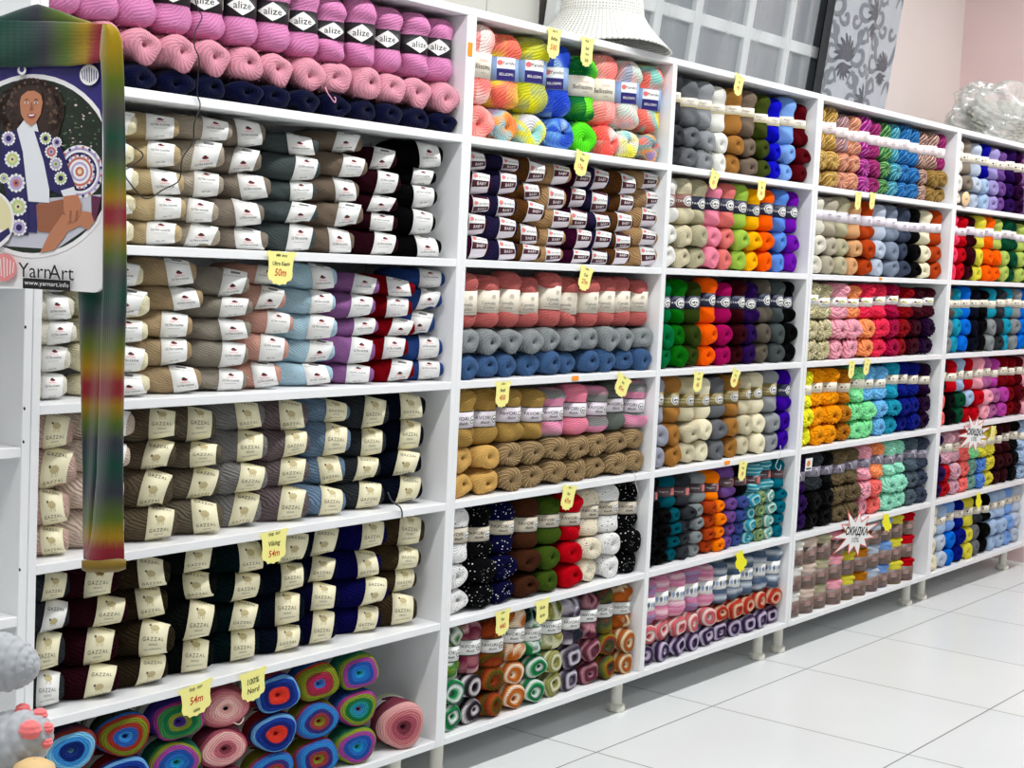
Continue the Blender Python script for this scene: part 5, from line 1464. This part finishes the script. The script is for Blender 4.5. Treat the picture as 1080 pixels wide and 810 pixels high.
def strip(rows, off_fn, th, nu=20):
    """rows: (left point, right point, ramp coordinate); a flattened closed tube of cloth"""
    P = []; uvs = []
    n2 = 2 * nu
    for k, (lp, rp_, vv) in enumerate(rows):
        row = []
        for i in range(n2):
            t = 2 * PI * i / n2
            u = 0.5 - 0.5 * math.cos(t)
            x = lp[0] + (rp_[0] - lp[0]) * u; y = lp[1] + (rp_[1] - lp[1]) * u
            o_ = off_fn(u, k / (len(rows) - 1)) + th * math.sin(t)
            row.append(tuple(on_poster(x, y, o_)))
        P.append(row); uvs.append([((0.5 - 0.5 * math.cos(2 * PI * i / n2)) * 0.35, vv / 640) for i in range(n2 + 1)])
    b = m.grid(P, True, 0, uvs)
    for j in (0, len(rows) - 1):
        f = tuple(b + j * n2 + i for i in range(n2))
        m.f.append(f if j else f[::-1]); m.m.append(0); m.uv[len(m.f) - 1] = [(0.1, rows[j][2] / 640)] * n2
def lerp_rows(keys, n):
    ys = [k[0] for k in keys]; out = []
    for q in range(n):
        s_ = ys[0] + (ys[-1] - ys[0]) * q / (n - 1)
        g = lambda c: float(np.interp(s_, ys, [k[c] for k in keys]))
        out.append((s_, g(1), g(2), g(3), g(4), g(5)))
    return out
# horizontal run over the rail: s = x
keys = [(-72, -72, 14, -72, 68, 470), (0, 0, 21, 0, 71, 492), (30, 30, 22, 30, 71, 500), (48, 48, 22, 48, 70, 522), (72, 72, 23, 72, 70, 550), (88, 89, 24, 88, 68, 564), (95, 97, 24, 93, 68, 572), (106, 113, 25, 101, 66, 582), (114, 121, 29, 104, 66, 590)]
strip([((a_, b_), (c_, d_), v_) for _, a_, b_, c_, d_, v_ in lerp_rows(keys, 60)], lambda u, v: 0.012 + 0.003 * math.sin(6 * u + 9 * v), 0.007)
# upper fold lying on the rail behind
keys = [(-72, -72, 10, -72, 26, 480), (0, 0, 17, 0, 27, 492), (22, 22, 9, 22, 27, 505), (39, 39, 4, 39, 27, 520), (60, 60, 10, 60, 27, 545), (80, 80, 18, 80, 28, 552), (96, 96, 23, 96, 29, 562)]
strip([((a_, b_), (c_, d_), v_) for _, a_, b_, c_, d_, v_ in lerp_rows(keys, 40)], lambda u, v: 0.000 + 0.004 * math.sin(5 * v), 0.008)
# front hanging end: s = y
keys = [(25, 108, 25, 117, 25, 28), (32, 106, 42, 125, 31, 36), (45, 105, 58, 129, 44, 48), (60, 106, 66, 130, 60, 62), (80, 107, 80, 131, 80, 80), (150, 109, 150, 132.5, 150, 150), (230, 108.5, 230, 133.5, 230, 230), (310, 108, 310, 134, 310, 310), (400, 105, 400, 131, 400, 400), (500, 102, 500, 130, 500, 500), (560, 97, 560, 130.5, 560, 560), (596, 90, 596, 131.5, 596, 592)]
strip([((a_, b_), (c_, d_), v_) for _, a_, b_, c_, d_, v_ in lerp_rows(keys, 120)], lambda u, v: 0.022 + 0.004 * math.sin(5 * u + 7 * v), 0.007)
# rear hanging end
keys = [(303, 82, 303, 112, 303, 303), (330, 83, 330, 112, 330, 330), (400, 85, 400, 109, 400, 400), (500, 87, 500, 107, 500, 500), (560, 87, 560, 103, 560, 560), (590, 88, 590, 104, 590, 590)]
strip([((a_, b_), (c_, d_), v_) for _, a_, b_, c_, d_, v_ in lerp_rows(keys, 60)], lambda u, v: -0.016 + 0.004 * math.sin(7 * u + 5 * v), 0.006)
# rolled hem
keys = [(86, 86, 591, 86, 601, 600), (92, 92, 590, 92, 604, 600), (110, 110, 590, 110, 604, 602), (125, 125, 589, 125, 603, 600), (133, 133, 590, 133, 600, 600)]
strip([((a_, b_), (c_, d_), v_) for _, a_, b_, c_, d_, v_ in lerp_rows(keys, 20)], lambda u, v: 0.024, 0.014)
keys = [(99, 97, 600, 112, 600, 604), (607, 100, 607, 110, 607, 610)]
strip([((97 + q, 600 + q * 1.4), (112 - q * .6, 600 + q * 1.4), 604 + q) for q in range(6)], lambda u, v: 0.022, 0.008)
pc2 = on_poster(110, 60)
m.v = [tuple(Vector(v_) - pc2) for v_ in m.v]
o = ob('knitted_scarf', m.mesh('knitted_scarf', [SCM]), None, pc2)
tag(o, 'long ombre knitted scarf in green, mustard and red draped over the poster', 'scarf')

# ------------------------------------------------------------------ black cable hanging over the left bay
pts = [(204, -6, -.004), (209, 10, -.006), (213, 18, -.012), (206, 34, -.020), (205, 48, -.022), (210, 62, -.018), (209, 78, -.008), (208, 98, -.004), (211, 112, -.004), (205, 130, -.006), (203, 150, -.006), (192, 168, -.008), (189, 190, -.008), (172, 200, -.008), (158, 209, -.008), (148, 206, -.008), (133, 188, -.008), (128, 180, -.008), (136, 177, -.012), (151, 164, -.012), (136, 152, -.012), (126, 150, -.008)]
p00 = on_y(204, -6, -.004)
Q = [np.array(on_y(x, y, Y) - p00) for x, y, Y in pts]
Q = [2 * Q[0] - Q[1]] + Q + [2 * Q[-1] - Q[-2]]
path = []
for q in range(1, len(Q) - 2):
    for t in np.linspace(0, 1, 6, endpoint=False):
        path.append(0.5 * ((2 * Q[q]) + (-Q[q - 1] + Q[q + 1]) * t + (2 * Q[q - 1] - 5 * Q[q] + 4 * Q[q + 1] - Q[q + 2]) * t * t + (-Q[q - 1] + 3 * Q[q] - 3 * Q[q + 1] + Q[q + 2]) * t ** 3))
m = MB(); P = []
for q, p in enumerate(path):
    d = Vector(path[min(q + 1, len(path) - 1)] - path[max(q - 1, 0)]).normalized()
    e1 = d.cross(Vector((0.3, 1, 0.2))).normalized(); e2 = d.cross(e1)
    P.append([tuple(Vector(p) + (e1 * math.cos(2 * PI * i / 8) + e2 * math.sin(2 * PI * i / 8)) * 0.0013) for i in range(8)])
m.grid(P, True)
o = ob('black_cable', m.mesh('black_cable', [plain('black_rubber', (24, 24, 26), 0.5, 0.4)]), None, p00)
tag(o, 'thin black cable trailing down over pink mohair and cream wool skeins', 'cable')

# ------------------------------------------------------------------ loose yarn ends
def loose_end(pts, rad, rgb, label):
    p0 = on_y(*pts[0])
    Q = [np.array(on_y(x, y, Y) - p0) for x, y, Y in pts]
    Q = [2 * Q[0] - Q[1]] + Q + [2 * Q[-1] - Q[-2]]
    path = []
    for q in range(1, len(Q) - 2):
        for t in np.linspace(0, 1, 6, endpoint=False):
            path.append(0.5 * ((2 * Q[q]) + (-Q[q - 1] + Q[q + 1]) * t + (2 * Q[q - 1] - 5 * Q[q] + 4 * Q[q + 1] - Q[q + 2]) * t * t + (-Q[q - 1] + 3 * Q[q] - 3 * Q[q + 1] + Q[q + 2]) * t ** 3))
    m = MB(); P = []
    for q, p in enumerate(path):
        d = Vector(path[min(q + 1, len(path) - 1)] - path[max(q - 1, 0)]).normalized()
        e1 = d.cross(Vector((0.3, 1, 0.2))).normalized(); e2 = d.cross(e1)
        P.append([tuple(Vector(p) + (e1 * math.cos(2 * PI * i / 8) + e2 * math.sin(2 * PI * i / 8)) * rad) for i in range(8)])
    m.grid(P, True)
    o = ob('loose_yarn_end', m.mesh('loose_yarn_end', [plain('loose_yarn_' + '_'.join(map(str, rgb)), rgb, 0.95, 0.05)]), None, p0)
    tag(o, label, 'yarn end')
loose_end([(343, 92, .006), (345, 97, -.004), (349, 103, -.005), (353, 108, -.005), (354, 104, -.005), (352, 102, -.004)], 0.0013, (222, 160, 176), 'curled dusty pink yarn end hanging from the mohair skeins')
loose_end([(668, 497, .01), (670, 502, -.003), (671, 512, -.003), (673, 520, -.006), (675, 530, -.004), (674, 541, .004)], 0.0009, (206, 204, 196), 'pale yarn end dangling before a flecked black ball')
loose_end([(409, 519, .012), (413, 528, .002), (418, 532, -.003), (422, 535, -.004), (424, 540, -.004), (424, 547, -.003)], 0.0018, (70, 74, 78), 'charcoal yarn end hanging over the shelf edge beside dark navy cord skeins')
loose_end([(823, 470, .01), (823, 478, -.003), (820, 486, -.004), (818, 492, -.003), (822, 496, -.003), (824, 489, -.003)], 0.0010, (196, 206, 208), 'pale looped yarn end hanging over the angora balls')
loose_end([(205, 656, .01), (246, 762, -.012), (252, 764, -.012), (256, 760, -.010), (257, 756, -.006)][1:], 0.0013, (224, 176, 170), 'pale pink yarn end drooping from the pale pink cake')
p = on_y(853, 490, -0.003)
m = MB(); extrude(m, [(-0.024, -0.021), (0.024, -0.021), (0.024, 0.021), (-0.024, 0.021)], 0.0008, 0)
m.poly([(-0.004 + 0.012 * math.cos(t), -0.0012, 0.004 + 0.010 * math.sin(t)) for t in [2 * PI * i / 16 for i in range(16)]], 1)
m.poly([(-0.018, -0.0012, -0.016), (0.016, -0.0012, -0.016), (0.016, -0.0012, -0.011), (-0.018, -0.0012, -0.011)], 2)
o = ob('label_card', m.mesh('label_card', [WHITE_P, plain('orange_print', (222, 130, 50), 0.5, 0.3), INK], False), None, (p.x, -0.003, p.z), (0.03, 0, 0))
tag(o, 'small white card with an orange spot before dark purple chunky balls', 'card')

# ------------------------------------------------------------------ crocheted plush toy at the lower left, on a small table
GREY_Y = plain('grey_crochet', (178, 182, 186), 0.95, 0.1, noise=0.2, nscale=120, sheen=0.4)
def crochet(center, radii, axis_q, rows_, cols_, amp=0.0035):
    """ellipsoid with rows of raised stitches"""
    mb = MB(); P = []
    radii = tuple(r_ * KT for r_ in radii); amp = amp * KT
    nv, nu = rows_ * 5, cols_ * 5
    for j in range(nv + 1):
        v = PI * (j / nv) * 0.998 + 0.003; row = []
        for i in range(nu):
            t = 2 * PI * i / nu
            ph_ = (j * rows_ / nv)
            st = abs(math.sin(PI * ph_)) * (0.55 + 0.45 * abs(math.sin(cols_ * t / 2 + (int(ph_) % 2) * PI / 2)))
            r_ = 1 + amp / min(radii) * (st - 0.5) * math.sin(v)
            q = Vector((radii[0] * r_ * math.sin(v) * math.cos(t), radii[1] * r_ * math.sin(v) * math.sin(t), radii[2] * r_ * math.cos(v)))
            row.append(tuple(axis_q @ q + center))
        P.append(row)
    mb.grid(P, True)
    return mb
from mathutils import Quaternion
TD = 1.95
KT = TD / 2.25
def look_axis(p0, p1): return (Vector(p1) - Vector(p0)).normalized().to_track_quat('Z', 'Y')
toy_base = at_depth(-75, 850, TD + 0.06)
toy = bpy.data.objects.new('plush_toy', None); COL.objects.link(toy); toy.location = (toy_base.x, toy_base.y, toy_base.z)
tag(toy, 'grey crocheted plush toy with pink paw pads in the lower left corner', 'toy')
tinv = Matrix.Translation(-Vector(toy.location))
def tpart(name, mb, mat):
    o = ob(name, mb.mesh(name, [mat]), toy); o.matrix_parent_inverse = tinv; return o
body_c = at_depth(-95, 745, TD + 0.10)
tpart('body', crochet(body_c, (0.085, 0.085, 0.115), Quaternion(), 18, 28), GREY_Y)
head_c = body_c + Vector((0, 0, 0.17 * KT))
tpart('head', crochet(head_c, (0.085, 0.08, 0.075), Quaternion(), 14, 28), GREY_Y)
a0 = at_depth(-60, 690, TD + 0.02); a1 = at_depth(37, 704, TD)
tpart('arm', crochet((a0 + a1) / 2, (0.044, 0.044, ((a1 - a0).length / 2 + 0.004) / KT), look_axis(a0, a1), 13, 13, 0.005), GREY_Y)
f0 = at_depth(-50, 815, TD + 0.03); f1 = at_depth(50, 766, TD - 0.02)
fq = look_axis(f0, f1)
foot = tpart('foot', crochet((f0 + f1) / 2, (0.049, 0.049, (f1 - f0).length / 2 / KT), fq, 13, 14, 0.005), GREY_Y)
PADM = plain('coral_crochet', (250, 128, 128), 0.95, 0.1, noise=0.2, nscale=150, sheen=0.4)
toep = at_depth(33, 772, TD - 0.075)
fc = (f0 + f1) / 2; fl_ = (f1 - f0).length / 2
def on_foot(px, py):
    """nearest point where the line of sight meets the foot ellipsoid"""
    d = ray(px, py).normalized(); iq = fq.inverted()
    o_ = iq @ (CAM - fc); dd = iq @ d; R_ = (0.049 * KT, 0.049 * KT, fl_)
    A_ = sum((dd[i] / R_[i]) ** 2 for i in range(3)); B_ = 2 * sum(o_[i] * dd[i] / R_[i] ** 2 for i in range(3)); C_ = sum((o_[i] / R_[i]) ** 2 for i in range(3)) - 1
    D_ = B_ * B_ - 4 * A_ * C_
    if D_ < 0: return CAM + d * (-B_ / (2 * A_))
    return CAM + d * ((-B_ - math.sqrt(D_)) / (2 * A_))
for (x, y, r_) in [(24, 749, .011), (42, 754, .011), (49, 768, .010), (32, 770, .016), (48, 783, .010)]:
    pp = on_foot(x, y) + ray(x, y).normalized() * 0.0055
    mb = crochet(pp, (r_, r_, r_ * 0.9), Quaternion(), 5, 10, 0.0018)
    o = ob('paw_pad', mb.mesh('paw_pad', [PADM]), foot)
f0b = f0 + Vector((-0.02, 0.13, 0)); f1b = f1 + Vector((-0.10, 0.17, -0.01))
tpart('foot', crochet((f0b + f1b) / 2, (0.049, 0.049, (f1b - f0b).length / 2 / KT), look_axis(f0b, f1b), 14, 18), GREY_Y)
a0b = a0 + Vector((-0.02, 0.20, 0)); a1b = a1 + Vector((-0.11, 0.20, -0.05))
tpart('arm', crochet((a0b + a1b) / 2, (0.044, 0.044, (a1b - a0b).length / 2 / KT), look_axis(a0b, a1b), 14, 16), GREY_Y)
for sgn in (-1, 1):
    ec = head_c + Vector((0.03 * -sgn * 0 + 0.0, 0.06 * sgn, 0.07))
    tpart('ear', crochet(ec, (0.022, 0.03, 0.035), Quaternion(), 6, 10), GREY_Y)
# wooden block beside the foot, standing on the table
tz = body_c.z - 0.118 * KT
tb = bpy.data.objects.new('display_table', None); COL.objects.link(tb)
tx, ty = body_c.x, body_c.y
tb.location = (tx, ty, 0); tag(tb, 'small white display table under the grey plush toy', 'table')
mb = MB(); mb.box((-0.26, -0.22, tz - 0.022), (0.075, 0.22, tz)); bevel(ob('tabletop', mb.mesh('tabletop', [M_WHITE], False), tb), 0.003, 2)
for lx in (-0.24, 0.055):
    for ly in (-0.20, 0.20):
        mb = MB(); mb.box((lx - 0.015, ly - 0.015, 0), (lx + 0.015, ly + 0.015, tz - 0.022)); ob('leg', mb.mesh('leg', [M_WHITE], False), tb)
wp = at_depth(36, 812, TD - 0.05)
mb = MB()
prof = [(0.001, 0.0), (0.060, 0.0), (0.062, 0.012), (0.034, 0.022), (0.0285, 0.05), (0.0285, wp.z - 0.008), (0.024, wp.z + 0.006), (0.014, wp.z + 0.012), (0.001, wp.z + 0.014)]
mb.grid([[(r_ * math.cos(2 * PI * i / 28), r_ * math.sin(2 * PI * i / 28), z_) for i in range(28)] for r_, z_ in prof], True)
o = ob('wooden_post', mb.mesh('wooden_post', [plain('pale_birch', (222, 190, 136), 0.5, 0.3, noise=0.2, nscale=25)]), None, (wp.x, wp.y, 0))
tag(o, 'pale wooden post with a rounded top beside the plush paw', 'post')

# ------------------------------------------------------------------ light
def area(loc, sx, sy, power, rot=(0, 0, 0), col=(1, 1, 1)):
    l = bpy.data.lights.new('ceiling_or_fill_lamp', 'AREA'); l.shape = 'RECTANGLE'; l.size = sx; l.size_y = sy; l.energy = power; l.color = col
    o = bpy.data.objects.new('ceiling_or_fill_lamp', l); COL.objects.link(o); o.location = loc; o.rotation_euler = rot
for x in (0.6, 2.6, 4.6, 6.4):
    area((x, -0.95, 2.95), 1.3, 0.14, 35)
for x in (1.0, 3.6, 6.0):
    area((x, -3.2, 2.95), 1.3, 0.16, 13)
area((-1.3, -1.3, 2.95), 1.3, 0.3, 16); area((-1.2, -3.2, 2.6), 1.3, 0.6, 12, (math.radians(30), math.radians(-35), 0))  # two unseen fill lamps added at the left to brighten poster and toy
w = bpy.data.worlds.new('world'); sc.world = w; w.use_nodes = True
w.node_tree.nodes['Background'].inputs['Color'].default_value = (0.92, 0.96, 1.0, 1)
w.node_tree.nodes['Background'].inputs['Strength'].default_value = 0.13

vs = sc.view_settings
vs.view_transform = 'Standard'; vs.look = 'None'; vs.exposure = 0.12; vs.gamma = 1.0; vs.use_curve_mapping = False
